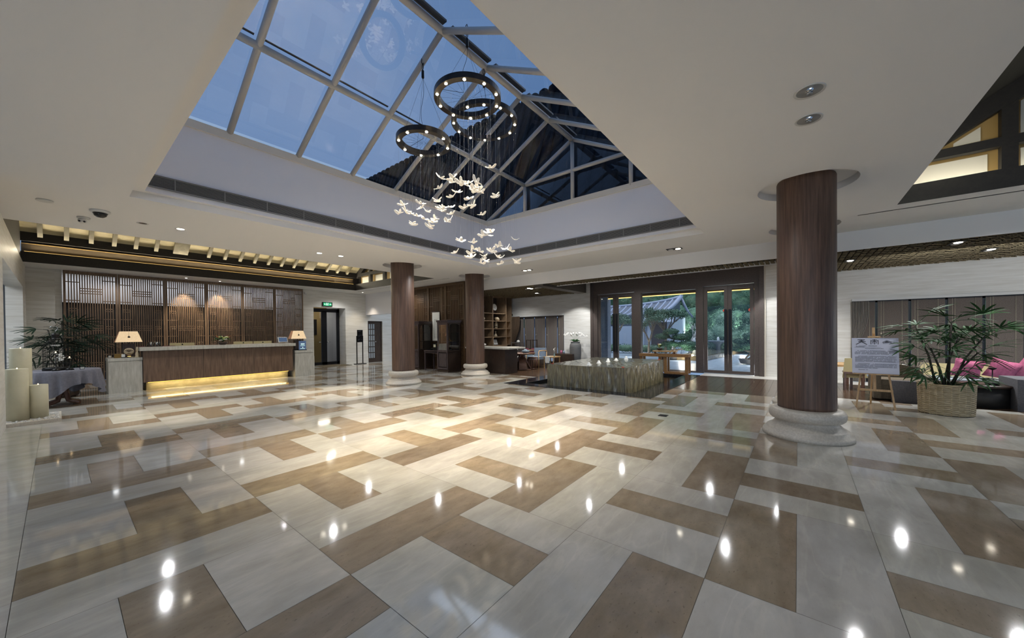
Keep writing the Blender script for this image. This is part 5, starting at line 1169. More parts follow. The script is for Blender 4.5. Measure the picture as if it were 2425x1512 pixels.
t = thing('teapot', 'white teapot with a tall spout at the left edge of the tea table', 'teapot', (10.45, 8.36, .62)); m_ = MB(); m_.ell((10.45, 8.34, .66), .05, .06, .04); m_.tube([(10.45, 8.38, .66), (10.45, 8.42, .74), (10.45, 8.41, .8)], [.014, .01, .006], 6); m_.build('body', 'ceramic_white', t)
t = thing('drum_stool', 'brown slatted barrel stool beside the round tea table', 'stool', (10.93, 7.72, 0)); m_ = MB(); m_.lathe([(.155, .40), (.165, .42), (.165, .45), (0, .45)], 28, (10.93, 7.72, 0)); m_.build('seat', 'tea_wood', t); m_ = MB(); m_.lathe([(.13, 0), (.15, .02), (.15, .05), (0, .05)], 28, (10.93, 7.72, 0)); m_.build('base', 'tea_wood', t)
m_ = MB()
for k in range(16): a = 2*pi*k/16; m_.tube([(10.93+.135*cos(a), 7.72+.135*sin(a), .04), (10.93+.185*cos(a), 7.72+.185*sin(a), .15), (10.93+.195*cos(a), 7.72+.195*sin(a), .26), (10.93+.16*cos(a), 7.72+.16*sin(a), .41)], .014, 6)
m_.build('slat', 'tea_wood', t)
t = thing('armchair', 'light wooden armchair with a blue grey seat behind the tea table', 'chair', (11.6, 8.0, 0))
for (a, b) in ((11.35, 7.72), (11.35, 8.3), (11.9, 7.72), (11.9, 8.3)): m_ = MB(); m_.tube([(a, b, 0), (a, b, .62)], .018, 8); m_.build('leg', 'easel_wood', t)
for b in (7.72, 8.3): m_ = MB(); m_.tube([(11.35, b, .58), (11.38, b, .65), (11.6, b, .66), (11.9, b, .64)], .02, 8); m_.build('arm', 'easel_wood', t)
m_ = MB(); m_.box(11.35, 11.9, 7.74, 8.28, .32, .42); m_.build('seat', 'blue_fabric', t); m_ = MB(); m_.box(11.86, 11.92, 7.74, 8.28, .42, .75); m_.build('backrest', 'blue_fabric', t)
t = thing('side_table', 'light low table with a white cloth hanging over its front, tea room', 'table', (11.75, 7.45, 0)); m_ = MB(); m_.box(11.5, 12.0, 7.15, 7.62, .40, .44); m_.build('top', 'easel_wood', t)
for (a, b) in ((11.52, 7.17), (11.52, 7.57), (11.96, 7.17), (11.96, 7.57)): m_ = MB(); m_.box(a, a+.03, b, b+.03, 0, .4); m_.build('leg', 'easel_wood', t)
m_ = MB(); m_.box(11.49, 11.7, 7.33, 7.52, .441, .446); m_.box(11.487, 11.492, 7.33, 7.52, .2, .446); tag(m_.build('white_napkin', 'paper'), 'white cloth folded over the edge of the light low table', 'cloth')
t = thing('bud_vase', 'small vase with white sprigs on the light low table', 'vase', (11.7, 7.24, .44)); m_ = MB(); m_.lathe([(.02, 0), (.03, .05), (.012, .11), (.015, .13)], 12, (11.7, 7.24, .44)); m_.build('body', 'ceramic_blue', t); m_ = MB()
for k in range(6): a = k*1.05; m_.tube([(11.7, 7.24, .55), (11.7+.03*cos(a), 7.24+.03*sin(a), .66+.02*k)], .0025, 4); m_.ell((11.7+.03*cos(a), 7.24+.03*sin(a), .67+.02*k), .012, .012, .012, 6, 4)
m_.build('sprigs', 'petal_white', t)
m_ = MB(); m_.box(12.1, 12.7, 6.7, 7.5, 0, .52); tag(m_.build('low_cabinet', 'dark_wood'), 'dark low cabinet between the tea room and the white pier', 'cabinet')
m_ = MB(); m_.lathe([(.035, 0), (.035, .12), (0, .12)], 12, (12.35, 7.32, .52)); tag(m_.build('pink_candle', 'pink_fabric'), 'pink cylinder on the dark low cabinet', 'candle'); m_ = MB(); m_.lathe([(.035, 0), (.035, .11), (0, .11)], 12, (12.35, 7.2, .52)); tag(m_.build('blue_candle', 'blue_fabric'), 'pale blue cylinder on the dark low cabinet', 'candle')
def rack(x, y0, y1, h, mt_, lb):
    t = thing('open_rack', lb, 'rack', (x, (y0+y1)/2, 0)); m_ = MB()
    for a in (x-.15, x+.15):
        for b in (y0, y1): m_.box(a-.012, a+.012, b-.012, b+.012, 0, h)
    m_.build('frame', mt_, t)
    for z in (h*.25, h*.62, h*.97): m_ = MB(); m_.box(x-.15, x+.15, y0, y1, z, z+.02); m_.build('shelf', mt_, t)
rack(12.2, 9.15, 9.6, .95, 'steel', 'grey metal rack with white cups behind the tea table'); rack(12.55, 8.72, 9.05, 1.05, 'dark_wood', 'dark open rack behind the maroon cushions')
for (y, z, lb) in ((9.3, .94, 'white dome shaped pot on top of the grey metal rack'), (9.42, .61, 'white cup on the middle shelf of the grey metal rack'), (9.32, .26, 'white jar on the lowest shelf of the grey metal rack')):
    m_ = MB(); m_.lathe([(.05, 0), (.075, .03), (.06, .07), (.015, .1), (0, .11)], 16, (12.15, y, z)); tag(m_.build('white_pot', 'ceramic_white'), lb, 'pot', 'white pots on the grey metal rack')
t = thing('bench_sofa', 'low bench with a blue grey seat behind the tea table', 'sofa', (12.35, 8.7, 0)); m_ = MB(); m_.box(12.05, 12.5, 8.2, 9.1, .3, .42); m_.build('seat', 'blue_fabric', t); m_ = MB(); m_.box(12.05, 12.5, 8.2, 9.1, .0, .3); m_.build('base', 'dark_wood', t)
for k, (y, lb) in enumerate(((8.98, 'left maroon cushion on the tea room bench'), (8.68, 'middle maroon cushion on the tea room bench'), (8.38, 'right maroon cushion on the tea room bench'))):
    m_ = MB(); T = Matrix.Rotation(-.25, 4, 'Y'); m_.ell((12.36, y, .42+.14), .06, .15, .15, 14, 8, T=T); tag(m_.build('cushion', 'maroon_fabric'), lb, 'cushion', 'maroon cushions')

# ------------------------------------------------------------------ right lounge
def sofa(x0, x1, y0, y1, hs_, hb, mt_, lb, back='x'):
    t = thing('armchair', lb, 'armchair', ((x0+x1)/2, (y0+y1)/2, 0)); m_ = MB(); m_.box(x0+.02, x1-.02, y0+.02, y1-.02, .03, hs_-.12); m_.build('base', mt_, t)
    m_ = MB(); m_.box(x0+.04, x1-.16, y0+.1, y1-.1, hs_-.12, hs_); m_.build('seat', mt_, t)
    m_ = MB(); v = []; n = 12
    for k in range(n+1):
        q = k/n; z = hs_+(hb-hs_)*sin(pi*min(1, q*1.0))**.5 if 0 < k < n else hs_
        v.append((x1-.16, y0+(y1-y0)*q, z))
    m_.prism([(x1-.16, y0, .1)]+v+[(x1-.16, y1, .1)], (.16, 0, 0)); m_.build('backrest', mt_, t)
    for y in (y0, y1-.1): m_ = MB(); m_.box(x0, x1-.16, y, y+.1, .03, hs_+.08); m_.build('arm', mt_, t)
    return t
sofa(9.85, 10.6, -1.95, -1.15, .40, .66, 'sofa_brown', 'brown rounded armchair directly behind the easel')
m_ = MB(); m_.box(9.74, 9.84, -2.2, -1.38, .0, .40); m_.box(9.74, 10.45, -2.3, -2.0, 0, .38); tag(m_.build('ottoman', 'sofa_grey'), 'grey upholstered bench between the easel and the bamboo planter', 'bench')
m_ = MB(); m_.box(9.78, 10.5, -3.6, -2.82, 0, .52); tag(m_.build('lounge_chair', 'sofa_grey'), 'grey upholstered chair cut by the right edge of the picture', 'armchair')
t = thing('coffee_table', 'round dark coffee table behind the bamboo planter', 'table', (10.15, -2.5, 0)); m_ = MB(); m_.lathe([(.36, .34), (.38, .36), (.38, .385), (0, .385)], 36, (10.15, -2.5, 0)); m_.build('top', 'dark_wood', t); m_ = MB(); m_.lathe([(.34, 0), (.34, .34), (0, .34)], 36, (10.15, -2.5, 0)); m_.build('base', 'beam_black', t)
t = thing('oil_lamp', 'black round based lamp on the dark coffee table', 'lamp', (10.0, -2.62, .385)); m_ = MB(); m_.lathe([(.075, 0), (.08, .03), (.06, .06), (.02, .07), (.02, .12), (.008, .12), (.007, .26), (.04, .28), (.05, .3), (.03, .3), (0, .29)], 20, (10.0, -2.62, .385)); m_.build('stand', 'black_metal', t)
t = thing('daybed', 'low wooden daybed with a pale seat behind the coffee table', 'bench', (11.4, -3.1, 0)); m_ = MB(); m_.box(11.0, 11.8, -4.2, -2.1, .2, .3); m_.build('frame', 'chair_cream', t); m_ = MB(); m_.box(11.02, 11.75, -4.15, -2.15, .3, .36); m_.build('seat', 'wall_bluegrey', t)
for y in (-2.15, -2.95, -4.15): m_ = MB(); m_.box(11.0, 11.06, y-.03, y+.03, 0, .2); m_.build('leg', 'chair_cream', t)
m_ = MB(); m_.box(11.74, 11.8, -4.2, -2.1, .36, .62); m_.build('backrest', 'chair_cream', t)
for (y, r_, lb) in ((-3.1, .3, 'large pink cushion on the low daybed, right of the lamp'), (-2.66, .2, 'pink cushion on the daybed seen through the palm leaves'), (-3.42, .5, 'pink cushion cut off by the right edge of the picture')):
    m_ = MB(); T = Matrix.Rotation(r_, 4, 'X') @ Matrix.Rotation(-.3, 4, 'Y'); v = []; f = []; n = 12
    for i in range(n+1):
        for j in range(n+1):
            for s in (1, -1):
                u_, w_ = 2*i/n-1, 2*j/n-1; th_ = .09*((1-u_**4)*(1-w_**4))**.5; pin = 1-.12*(1-abs(u_*w_)); p = T @ Vector((s*th_, u_*.2*pin, w_*.2*pin)); v.append((11.35+p.x, y+p.y, .36+.2+p.z))
    for i in range(n):
        for j in range(n):
            for s in (0, 1): a = (i*(n+1)+j)*2+s; b_ = ((i+1)*(n+1)+j)*2+s; f.append((a, b_, b_+2, a+2) if s == 0 else (a, a+2, b_+2, b_))
    m_.add(v, f, 0, True); tag(m_.build('cushion', 'pink_fabric'), lb, 'cushion', 'pink cushions of the right lounge')
t = thing('dining_table', 'low light wood table behind the big column', 'table', (11.6, -.85, 0)); m_ = MB(); m_.box(11.3, 12.2, -1.0, -.2, .50, .55); m_.build('top', 'easel_wood', t)
for (a, b) in ((11.32, -.98), (12.13, -.98), (11.32, -.27), (12.13, -.27)): m_ = MB(); m_.box(a, a+.05, b, b+.05, 0, .5); m_.build('leg', 'tea_wood', t)
t = thing('chair', 'low chair with a cream cloth over its back, left of the poster', 'chair', (11.15, -.95, 0)); m_ = MB(); m_.box(10.95, 11.3, -1.15, -.8, .38, .42); m_.build('seat', 'tea_wood', t)
m_ = MB(); m_.prism([(11.0, -1.2, .30), (11.0, -.78, .28), (11.0, -.82, .72), (11.0, -1.05, .73)], (.03, 0, 0)); m_.build('back_cloth', 'chair_cream', t)
for (a, b) in ((10.96, -1.14), (11.26, -1.14), (10.96, -.84), (11.26, -.84)): m_ = MB(); m_.box(a, a+.03, b, b+.03, 0, .38); m_.build('leg', 'tea_wood', t)
t = thing('ashtray_stand', 'slim stand with a silver globe behind the brown armchair', 'stand', (11.0, -1.72, 0)); m_ = MB(); m_.lathe([(.09, 0), (.09, .02), (.01, .03), (.01, .55)], 16, (11.0, -1.72, 0)); m_.build('pole', 'steel', t); m_ = MB(); m_.ell((11.0, -1.72, .60), .06, .06, .05, 16, 10); m_.build('globe', 'chrome', t)
t = thing('driftwood', 'tangled brown driftwood branches behind the easel', 'branch', (11.4, -1.85, 0)); m_ = MB(); rr = random.Random(3)
for k in range(14):
    a = rr.uniform(0, 6.28); q = Vector((11.4, -1.85, .1)); pts = [q]
    for j in range(4): q = q+Vector((rr.uniform(-.08, .08), rr.uniform(-.16, .16), rr.uniform(.08, .22))); pts.append(q)
    m_.tube(pts, [.03, .025, .018, .012, .004], 6)
m_.build('branches', 'bark', t)

# ------------------------------------------------------------------ garden
gr = MB(); gr.quad((13.15, -30, -.03), (70, -30, -.03), (70, 40, -.03), (13.15, 40, -.03)); struct(gr.build('ground', 'paving'))
cpy = thing('door_canopy', 'slatted timber canopy with a golden light line outside the entrance doors', 'canopy', (14.1, 3.5, 2.8))
m_ = MB()
for k in range(9): m_.box(13.2+.2*k, 13.32+.2*k, -.5, 8, 3.02, 3.06)
m_.build('slat', 'rafter', cpy); m_ = MB(); m_.box(13.15, 15.1, -.5, 8, 3.08, 3.12); m_.build('deck', 'beam_black', cpy); m_ = MB(); m_.box(15.0, 15.1, -.5, 8, 2.80, 3.1); m_.build('edge_board', 'beam_brown', cpy); m_ = MB(); m_.box(14.97, 15.0, -.5, 8, 2.77, 2.80); m_.build('light_line', 'led_warm', cpy)
m_ = MB(); m_.box(14.9, 15.25, 6.5, 6.95, -.03, 2.9); tag(m_.build('granite_pillar', 'granite'), 'speckled grey granite pillar outside the left entrance door', 'pillar')
# garden pavilion
pv = thing('pavilion', 'white garden pavilion with an upswept grey tiled roof', 'building', (31, 12, 0))
m_ = MB(); m_.box(30, 34, 7.7, 22, -.03, 2.75); m_.build('wall', 'house_wall', pv)
m_ = MB()
for k in range(3): m_.box(29.9, 30, 8.0+.32*k, 8.22+.32*k, .3, 2.1)
m_.build('window_screen', 'ink_grey', pv)
m_ = MB(); v = []; f = []; n = 26
for i in range(n+1):
    q = i/n; y = 22-(22-7.45)*q; sw_ = q**7
    for j in range(9):
        u = j/8; zr2 = 3.55+.55*sw_; ze2 = 2.62+.15*sw_; x = 31.5-3.0*u*(1-.25*sw_*u); z = ze2+(zr2-ze2)*(1-u)**1.7
        v.append((x, y+.9*sw_*u*.9, z))
for i in range(n):
    for j in range(8): f.append((i*9+j, i*9+j+1, (i+1)*9+j+1, (i+1)*9+j))
m_.add(v, f, 0, True); m_.prism([(31.5, 7.5, 3.9), (33.5, 8.0, 2.5), (29.3, 8.0, 2.5)], (0, .3, 0)); m_.build('roof', 'house_roof', pv)
m_ = MB(); i = 0
while i <= n:
    m_.tube([v[i*9+j] for j in range(9)], .075, 6); i += 1
for i in range(n):
    a, b = Vector(v[i*9+2]), Vector(v[(i+1)*9+2])
m_.build('tile_row', 'house_roof_edge', pv)
m_ = MB(); m_.tube([v[i*9] for i in range(n+1)], .14, 8); m_.tube([Vector(v[n*9+j])+Vector((0, -.03, .05)) for j in range(9)], [.16, .17, .17, .16, .15, .14, .12, .1, .08], 8); m_.tube([(31.5, 7.45, 4.1), (31.6, 7.2, 3.4), (31.7, 6.95, 2.85), (31.7, 6.6, 2.4)], [.1, .1, .09, .07], 8); m_.tube([(31.5, 7.5, 4.05), (31.4, 7.35, 4.3), (31.4, 7.1, 4.6)], [.12, .08, .02], 6); m_.build('ridge', 'house_roof_edge', pv)
gt = thing('garden_gate', 'small white garden gate with a tiled cap in front of the pavilion', 'gate', (27.6, 8.1, 0)); m_ = MB(); m_.box(27.5, 27.8, 7.2, 7.45, 0, 2.0); m_.box(27.5, 27.8, 8.6, 8.85, 0, 2.0); m_.build('post', 'house_wall', gt); m_ = MB(); m_.prism([(27.2, 6.9, 2.0), (28.1, 6.9, 2.0), (27.65, 6.9, 2.4)], (0, 2.2, 0)); m_.build('roof', 'house_roof_edge', gt); m_ = MB(); m_.box(27.6, 27.7, 7.45, 8.6, 0, 1.9); m_.build('screen_door', 'ink_grey', gt)
m_ = MB(); m_.box(27.6, 28, 9.15, 24, 0, 1.75); tag(m_.build('garden_wall', 'house_wall'), 'long white garden wall left of the small tiled gate', 'wall')
# foliage helpers
def leaves(mb, c, r, n, s, rr, m=0, shell=.55):
    for _ in range(n):
        d = Vector((rr.gauss(0, 1), rr.gauss(0, 1), rr.gauss(0, 1))).normalized(); q = shell+(1-shell)*rr.random(); p = Vector((c[0]+d.x*r[0]*q, c[1]+d.y*r[1]*q, c[2]+d.z*r[2]*q))
        a = Vector((rr.uniform(-1, 1), rr.uniform(-1, 1), rr.uniform(-1, 1))).normalized()*s*rr.uniform(.6, 1.2); b = a.cross(d+Vector((.1, .2, .3))).normalized()*s*.45
        mb.add([p-a, p+b, p+a, p-b], [(0, 1, 2, 3)], m)
def tree_obj(name, cat, label, base, blobs, lm, n, s, seed, trunk=None, group=None, core=True, tm='bark'):
    rr = random.Random(seed); t = thing(name, label, cat, base, group=group)
    if trunk:
        m_ = MB()
        for pts, rad in trunk: m_.tube([Vector(base)+Vector(p) for p in pts], rad, 7)
        m_.build('trunk', tm, t)
    m_ = MB(); tot = sum(b[3]*b[4]*b[5] for b in blobs)**1
    for (x, y, z, rx, ry, rz) in blobs:
        if core: m_.ell((base[0]+x, base[1]+y, base[2]+z), rx*.72, ry*.72, rz*.72, 10, 6)
        leaves(m_, (base[0]+x, base[1]+y, base[2]+z), (rx, ry, rz), int(n/len(blobs)), s, rr)
    m_.build('foliage', lm, t); return t
# wooded slope behind
hill = MB(); v = []; f = []; n = 40
for i in range(n+1):
    for j in range(n+1):
        y = -34+80*i/n; u = j/n; x = 38+22*u; z = -.2+15*u**.9+.8*sin(i*1.3+j)+.5*sin(j*2.1+i*.7); v.append((x, y, z if j else -.3))
for i in range(n):
    for j in range(n): f.append((i*(n+1)+j, (i+1)*(n+1)+j, (i+1)*(n+1)+j+1, i*(n+1)+j+1))
hill.add(v, f, 0, True); struct(hill.build('hill', 'hill'))
rr = random.Random(12)
spots = []
for k in range(16): spots.append((37+rr.uniform(-1, 2), 14-1.7*k+rr.uniform(-.5, .5), rr.uniform(-.2, .6), rr.uniform(1.5, 2.2), 0))
for k in range(14): spots.append((42+rr.uniform(-1, 2), 18-2.2*k+rr.uniform(-.5, .5), rr.uniform(2.2, 3.6), rr.uniform(1.8, 2.6), 1))
for k in range(12): spots.append((48+rr.uniform(-1, 2), 22-2.8*k, rr.uniform(5.5, 7.5), rr.uniform(2, 3), 2))
def crown(lm, nm_):
    m_ = MB(); r2 = random.Random(5)
    for (x, y, z, rx, ry, rz) in ((0, 0, .9, 1, 1, .8), (.3, .6, .7, .7, .7, .6), (-.3, -.6, .75, .7, .7, .6), (0, .1, 1.45, .6, .6, .5)):
        m_.ell((x, y, z), rx*.75, ry*.75, rz*.75, 10, 6); leaves(m_, (x, y, z), (rx, ry, rz), 1100, .04, r2)
    return m_
protos = []
for lm, lb in (('leaf_garden', 'rounded green tree at the foot of the wooded slope, seen through the entrance glass'), ('pine', 'dark tree halfway up the wooded slope, seen through the entrance glass'), ('leaf_gold', 'yellowish tree high on the wooded slope, seen through the entrance glass')):
    t = thing('slope_tree', lb, 'tree', (0, 0, 0), group='trees of the wooded slope'); crown(lm, '').build('foliage', lm, t, local=True)
    m_ = MB(); m_.tube([(0, 0, -.6), (0, 0, .8)], .09, 6); m_.build('trunk', 'bark', t, local=True); protos.append(t)
used = set()
for (x, y, z, s, k) in spots:
    if k not in used: o = protos[k]; used.add(k); o.location = (x, y, z); o.scale = (s, s, s)
    else: dup(protos[k], (x, y, z), rr.uniform(0, 6.28), scale=(s, s, s))
# red lanterns
for (y, lb) in ((1.72, 'left red lantern hanging in the trees seen through the right door leaf'), (1.05, 'right red lantern hanging in the trees seen through the right door leaf')):
    t = thing('red_lantern', lb, 'lantern', (30, y*30/12.9, 2.6)); m_ = MB(); m_.ell((30, y*30/12.9, 2.75), .28, .28, .17, 14, 8); m_.build('body', 'lantern_red', t); m_ = MB(); m_.tube([(30, y*30/12.9, 2.9), (30, y*30/12.9, 3.6)], .01, 4); m_.build('cord', 'ink', t)
# garden trees with bare branching trunks
def branchy(name, label, base, h, spread, seed, leaf=None, nl=900, mt_='bark', grp=None):
    rr = random.Random(seed); t = thing(name, label, 'tree', base, group=grp); m_ = MB(); tips = []
    def rec(p, d, ln, r_, dep):
        q = p+d*ln; mid = p+d*ln*.5+Vector((rr.uniform(-.04, .04), rr.uniform(-.04, .04), 0))*ln; m_.tube([p, mid, q], [r_, r_*.85, r_*.7], 5)
        if dep == 0: tips.append(q); return
        for k in range(3 if dep > 2 else 2):
            nd = (d+Vector((rr.uniform(-1, 1), rr.uniform(-1, 1), rr.uniform(-.15, .45)))*spread).normalized(); rec(q, nd, ln*rr.uniform(.65, .85), r_*.66, dep-1)
    rec(Vector(base), Vector((0, 0, 1)), h*.26, h*.028, 4); m_.build('trunk', mt_, t)
    if leaf:
        m_ = MB()
        for q in tips: leaves(m_, q, (.45*h/3, .45*h/3, .22*h/3), nl//len(tips)+1, .05*h/3, rr, shell=.0)
        m_.build('foliage', leaf, t)
    return t
grp = 'spreading garden trees outside the glass front'
branchy('garden_tree', 'feathery garden tree seen through the left entrance door', (20.0, 8.3, 0), 2.9, .62, 1, 'leaf_garden', 4200, grp=grp)
branchy('garden_tree', 'feathery garden tree at the left side of the middle entrance pane', (20.0, 6.35, 0), 3.0, .62, 2, 'leaf_garden', 4600, grp=grp)
branchy('garden_tree', 'feathery garden tree in front of the small white gate', (21.5, 5.9, 0), 3.1, .62, 3, 'leaf_garden', 4600, grp=grp)
branchy('bare_tree', 'leafless pale branching tree behind the fountain bowl', (22, 4.75, 0), 2.3, .75, 6, None, mt_='plastic_white')
for k, (x, y, lb) in enumerate(((25.5, 3.6, 'round dark green tree behind the left leaf of the right entrance door'), (26, 2.3, 'tall bushy green tree behind the door handles'), (24.5, 1.6, 'bluish green bush behind the right leaf of the right entrance door'), (28, 5.4, 'dark tree under the tip of the pavilion roof'))):
    tree_obj('leafy_tree', 'tree', lb, (x, y, 0), [(0, 0, 1.3, .9, .9, .8), (.1, .6, .9, .7, .7, .6), (-.1, -.6, .9, .7, .7, .7), (0, .1, .45, .9, .9, .5), (0, -.1, 2.0 if k != 2 else 1.4, .7, .7, .6)], ['leaf_pale', 'leaf_garden', 'leaf_pale', 'pine'][k], 6500, .055, 30+k, trunk=[([(0, 0, 0), (0, 0, 1)], .08)], group='bushy trees of the garden')
tree_obj('hedge', 'hedge', 'low clipped hedge along the white garden wall', (22.5, 8.6, 0), [(0, dy, .28, .5, 1.0, .3) for dy in (-2.2, -1.1, 0, 1.1, 2.2, 3.4)], 'leaf_garden', 4800, .05, 50)
tree_obj('hedge', 'hedge', 'dark low hedge behind the fountain bowls', (27, 2.2, 0), [(0, dy, .3, .5, 1.2, .4) for dy in (-3.4, -1.7, 0, 1.7)], 'pine', 3600, .06, 51)
def bonsai(x, y, sc, lb, pads, seed):
    rr = random.Random(seed); t = thing('bonsai_pine', lb, 'tree', (x, y, 0), group='bonsai pines in low trays'); m_ = MB(); w_ = .42*sc
    m_.lathe([(w_*.85, 0), (w_*.9, .03), (w_, .16*sc), (w_*1.05, .18*sc), (w_*.95, .18*sc), (w_*.9, .15*sc), (0, .15*sc)], 24, (x, y, 0)); m_.build('tray', 'vase_grey', t)
    m_ = MB(); m_.tube([(x, y, .14*sc), (x-.03, y-.08*sc, .3*sc), (x, y+.04*sc, .5*sc), (x, y-.02, .8*sc)], [.12*sc, .08*sc, .06*sc, .03*sc], 8)
    m_.tube([(x, y+.02, .14*sc), (x, y+.18*sc, .2*sc), (x, y+.05*sc, .36*sc)], [.05*sc, .04*sc, .04*sc], 7)
    for (dx, dy, z, r_) in pads: m_.tube([(x, y, z*sc-.12), (x+dx*.6, y+dy*sc*.6, z*sc-.04), (x+dx, y+dy*sc, z*sc)], [.04*sc, .025*sc, .01], 6)
    m_.build('trunk', 'bark', t)
    for (dx, dy, z, r_) in pads:
        m_ = MB(); m_.ell((x+dx, y+dy*sc, z*sc), r_*sc*.8, r_*sc*.8, r_*sc*.28, 12, 6); leaves(m_, (x+dx, y+dy*sc, z*sc), (r_*sc, r_*sc, r_*sc*.42), 1100, .03*sc, rr, shell=.7); m_.build('foliage_pad', 'pine', t)
bonsai(17.6, 1.52, 1.0, 'bonsai pine in a round tray outside the right door leaf', [(0, -.05, 1.12, .36), (0, .32, .9, .33), (.05, -.32, .88, .34), (-.1, .1, .7, .42), (.1, -.15, .62, .3), (-.1, .42, .58, .25)], 3)
bonsai(18.6, 4.75, 1.15, 'spreading bonsai pine behind the console table, outside the middle pane', [(0, .1, 1.15, .34), (0, .45, .95, .34), (.05, -.25, .92, .36), (-.1, -.55, .62, .42), (-.1, .1, .62, .4), (0, -.62, .46, .28)], 4)
def fbowl(x, y, lb, sc=1):
    t = thing('fountain_bowl', lb, 'fountain', (x, y, 0), group='stone bowl fountains in the garden'); m_ = MB(); m_.lathe([(.12*sc, 0), (.12*sc, .5*sc), (.3*sc, .62*sc), (.55*sc, .7*sc), (.56*sc, .74*sc), (.5*sc, .745*sc), (0, .72*sc)], 36, (x, y, 0)); m_.build('bowl', 'granite', t)
    m_ = MB(); m_.lathe([(.09*sc, .73*sc), (.06*sc, .8*sc), (.07*sc, .88*sc), (.03*sc, .95*sc), (0, .97*sc)], 14, (x, y, 0)); m_.build('water_jet', 'foam', t)
    m_ = MB(); 
    for k in range(60):
        a = 2*pi*k/60; r_ = .56*sc; m_.tube([(x+r_*cos(a), y+r_*sin(a), .73*sc), (x+(r_+.05)*cos(a), y+(r_+.05)*sin(a), .6*sc), (x+(r_+.07)*cos(a), y+(r_+.07)*sin(a), .12)], .0045, 3, caps=False)
    m_.build('water_curtain', 'glass_case', t)
    m_ = MB(); m_.lathe([(.02, .55*sc), (.1*sc, .56*sc), (.1*sc, .57*sc)], 12, (x, y, 0)); m_.build('lamp', 'led_warm', t)
fbowl(20.4, 4.2, 'stone bowl fountain with falling water outside the middle pane'); fbowl(24.6, 3.75, 'further stone bowl fountain seen through the right entrance door', 1)
pl = thing('garden_pool', 'raised dark stone pool outside the right entrance door', 'pool', (23, 3.4, 0)); m_ = MB(); m_.prism([(18.2, 3.35, -.02), (18.2, 4.5, -.02), (26, 4.9, -.02), (26, 2.6, -.02)], (0, 0, .2)); m_.build('basin', 'pool_stone', pl); m_ = MB(); m_.add([(18.3, 3.42, .19), (18.3, 4.45, .19), (26, 4.8, .19), (26, 2.7, .19)], [(0, 3, 2, 1)]); m_.build('water', 'water', pl)
w2 = MB(); w2.box(7.95, 8.05, .2, 9.1, 3.36, 4.35); struct(w2.build('wall_wing', 'roof_tile_dark'))
w2 = MB(); w2.box(9.75, 9.85, 3.0, 19.5, 3.4, 8.8); struct(w2.build('wall_wing_back', 'roof_tile_dark'))

# ------------------------------------------------------------------ light
def fill(name, loc, to, e, sx_, sy_, col=(1, .95, .88)): return light('AREA', name, loc, e, col, sx_, sy_, to=to)
#LIGHTS
bg.inputs[1].default_value = .62
S.view_settings.exposure = .80
WARM = (.97, .985, 1)
HK = .38
# wide fill spots added for brightness, some standing for downlights outside the frame
for (x, y, e) in [(0, -.6, 50), (-1.6, 2.0, 40), (-1.8, 5.0, 40), (1.6, -.3, 70), (7.2, -.65, 130), (-2.2, 8.0, 50), (2.2, -.2-.4, 0), (4.8, .9, 80), (8.6, 4.3, 150), (8.6, 6.6, 130), (6.4, 7.7, 170), (3.9, 8.4, 190), (1.1, 8.5, 150), (8.6, 1.2, 140), (8.6, -2.5, 150)]:  # the spot just past the big column is added to light the poster
    if e: light('SPOT', 'hall_fill', (x, y, 3.16), e*HK, WARM, .035, spot=150, blend=1.0, to=(x, y, 0))
for (x, y, z, e) in [(1.5, 11.2, 3.9, 150), (4.0, 11.6, 4.2, 190), (6.6, 11.6, 3.9, 170), (8.6, 12.2, 3.1, 90), (7.6, 15.3, 3.1, 90), (4, 15.4, 3.1, 60), (1, 15.4, 3.1, 50)]:
    light('SPOT', 'reception_fill', (x, y, z), e*.5, WARM, .06, spot=155, blend=1.0, to=(x, y, 0))  # fill spots added to brighten the reception side
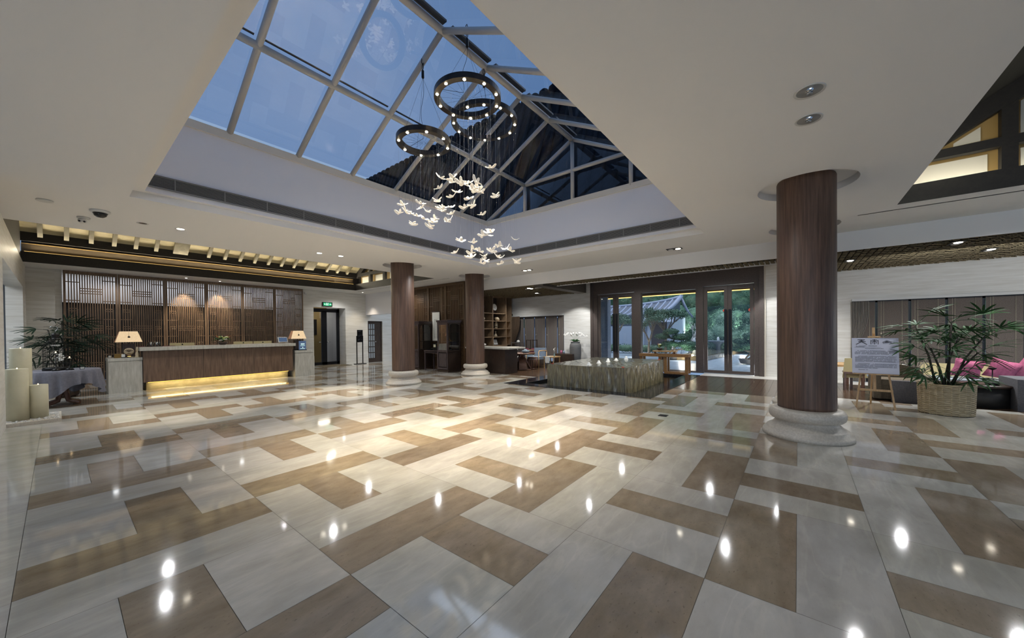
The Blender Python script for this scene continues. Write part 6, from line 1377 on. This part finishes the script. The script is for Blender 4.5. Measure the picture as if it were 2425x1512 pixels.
for (x, y, e) in [(11.6, 4.6, 130), (11.6, 2.0, 120), (11.3, 6.9, 110), (10.6, 8.6, 120), (11.9, 9.4, 70), (10.4, -1.6, 240), (10.4, -3.6, 240), (11.2, .4, 100)]:
    light('SPOT', 'lounge_fill', (x, y, 2.8 if not 0 < y < 6.6 else 3.2), e*.62, WARM, .06, spot=155, blend=1.0, to=(x, y, 0))  # fill spots added to brighten lounge, tea room and entrance
light('SPOT', 'pier_lamp', (11.6, 6.0, 2.86), 90, WARM, .03, spot=60, blend=.4, to=(12.9, 7.0, 1.1))
light('SPOT', 'pier_lamp', (11.6, 1.2, 2.86), 70, WARM, .03, spot=60, blend=.4, to=(12.9, .2, 1.1))
light('AREA', 'niche_lamp', (-2.0, 12, 3.1), 60, (.85, .92, 1), 1.5, 3, to=(-2.0, 12, 0))
light('AREA', 'office_lamp', (3.1, 16.7, 3.15), 14, (.9, .95, 1), 6, .4, to=(3.1, 17.0, 2.4))
for (x, y) in ((20.2, 6.9), (20.2, 8.8), (24.5, 2.4), (18.8, 4.2), (17.6, 1.2)): light('POINT', 'garden_fill', (x-.9, y, .3), 22, (1, .93, .8), .1)  # small point lights added to lift the garden trees
light('POINT', 'bowl_lamp', (20.0, 4.2, .4), 20, (1, .8, .5), .05)
light('AREA', 'slope_fill', (33, 4, .5), 700, (.95, 1, .85), 12, 1, to=(44, 2, 6))  # long area light added to brighten the wooded slope

light('AREA', 'garden_top_fill', (27, 5, 15), 3200, (.92, .96, 1), 26, 26, to=(27, 5, 0))  # large area light added above the garden to brighten it

light('AREA', 'front_fill', (-8.0, -3.5, 1.7), 150, (.78, .88, 1), 8, 2.6, to=(6, 0, 1.9))  # cool fill added behind the camera, standing for unseen daylight
light('AREA', 'lounge_wall_fill', (10.6, -3.6, 2.7), 9, (.92, .97, 1), 4.5, .12, to=(12.93, -3.6, 2.2))  # strip of fill light added to brighten the lounge wall
light('POINT', 'lounge_side_fill', (11.4, -6.2, 1.7), 45, (1, .97, .92), .2)  # unseen point light added to lift woven ceiling, wall and blinds
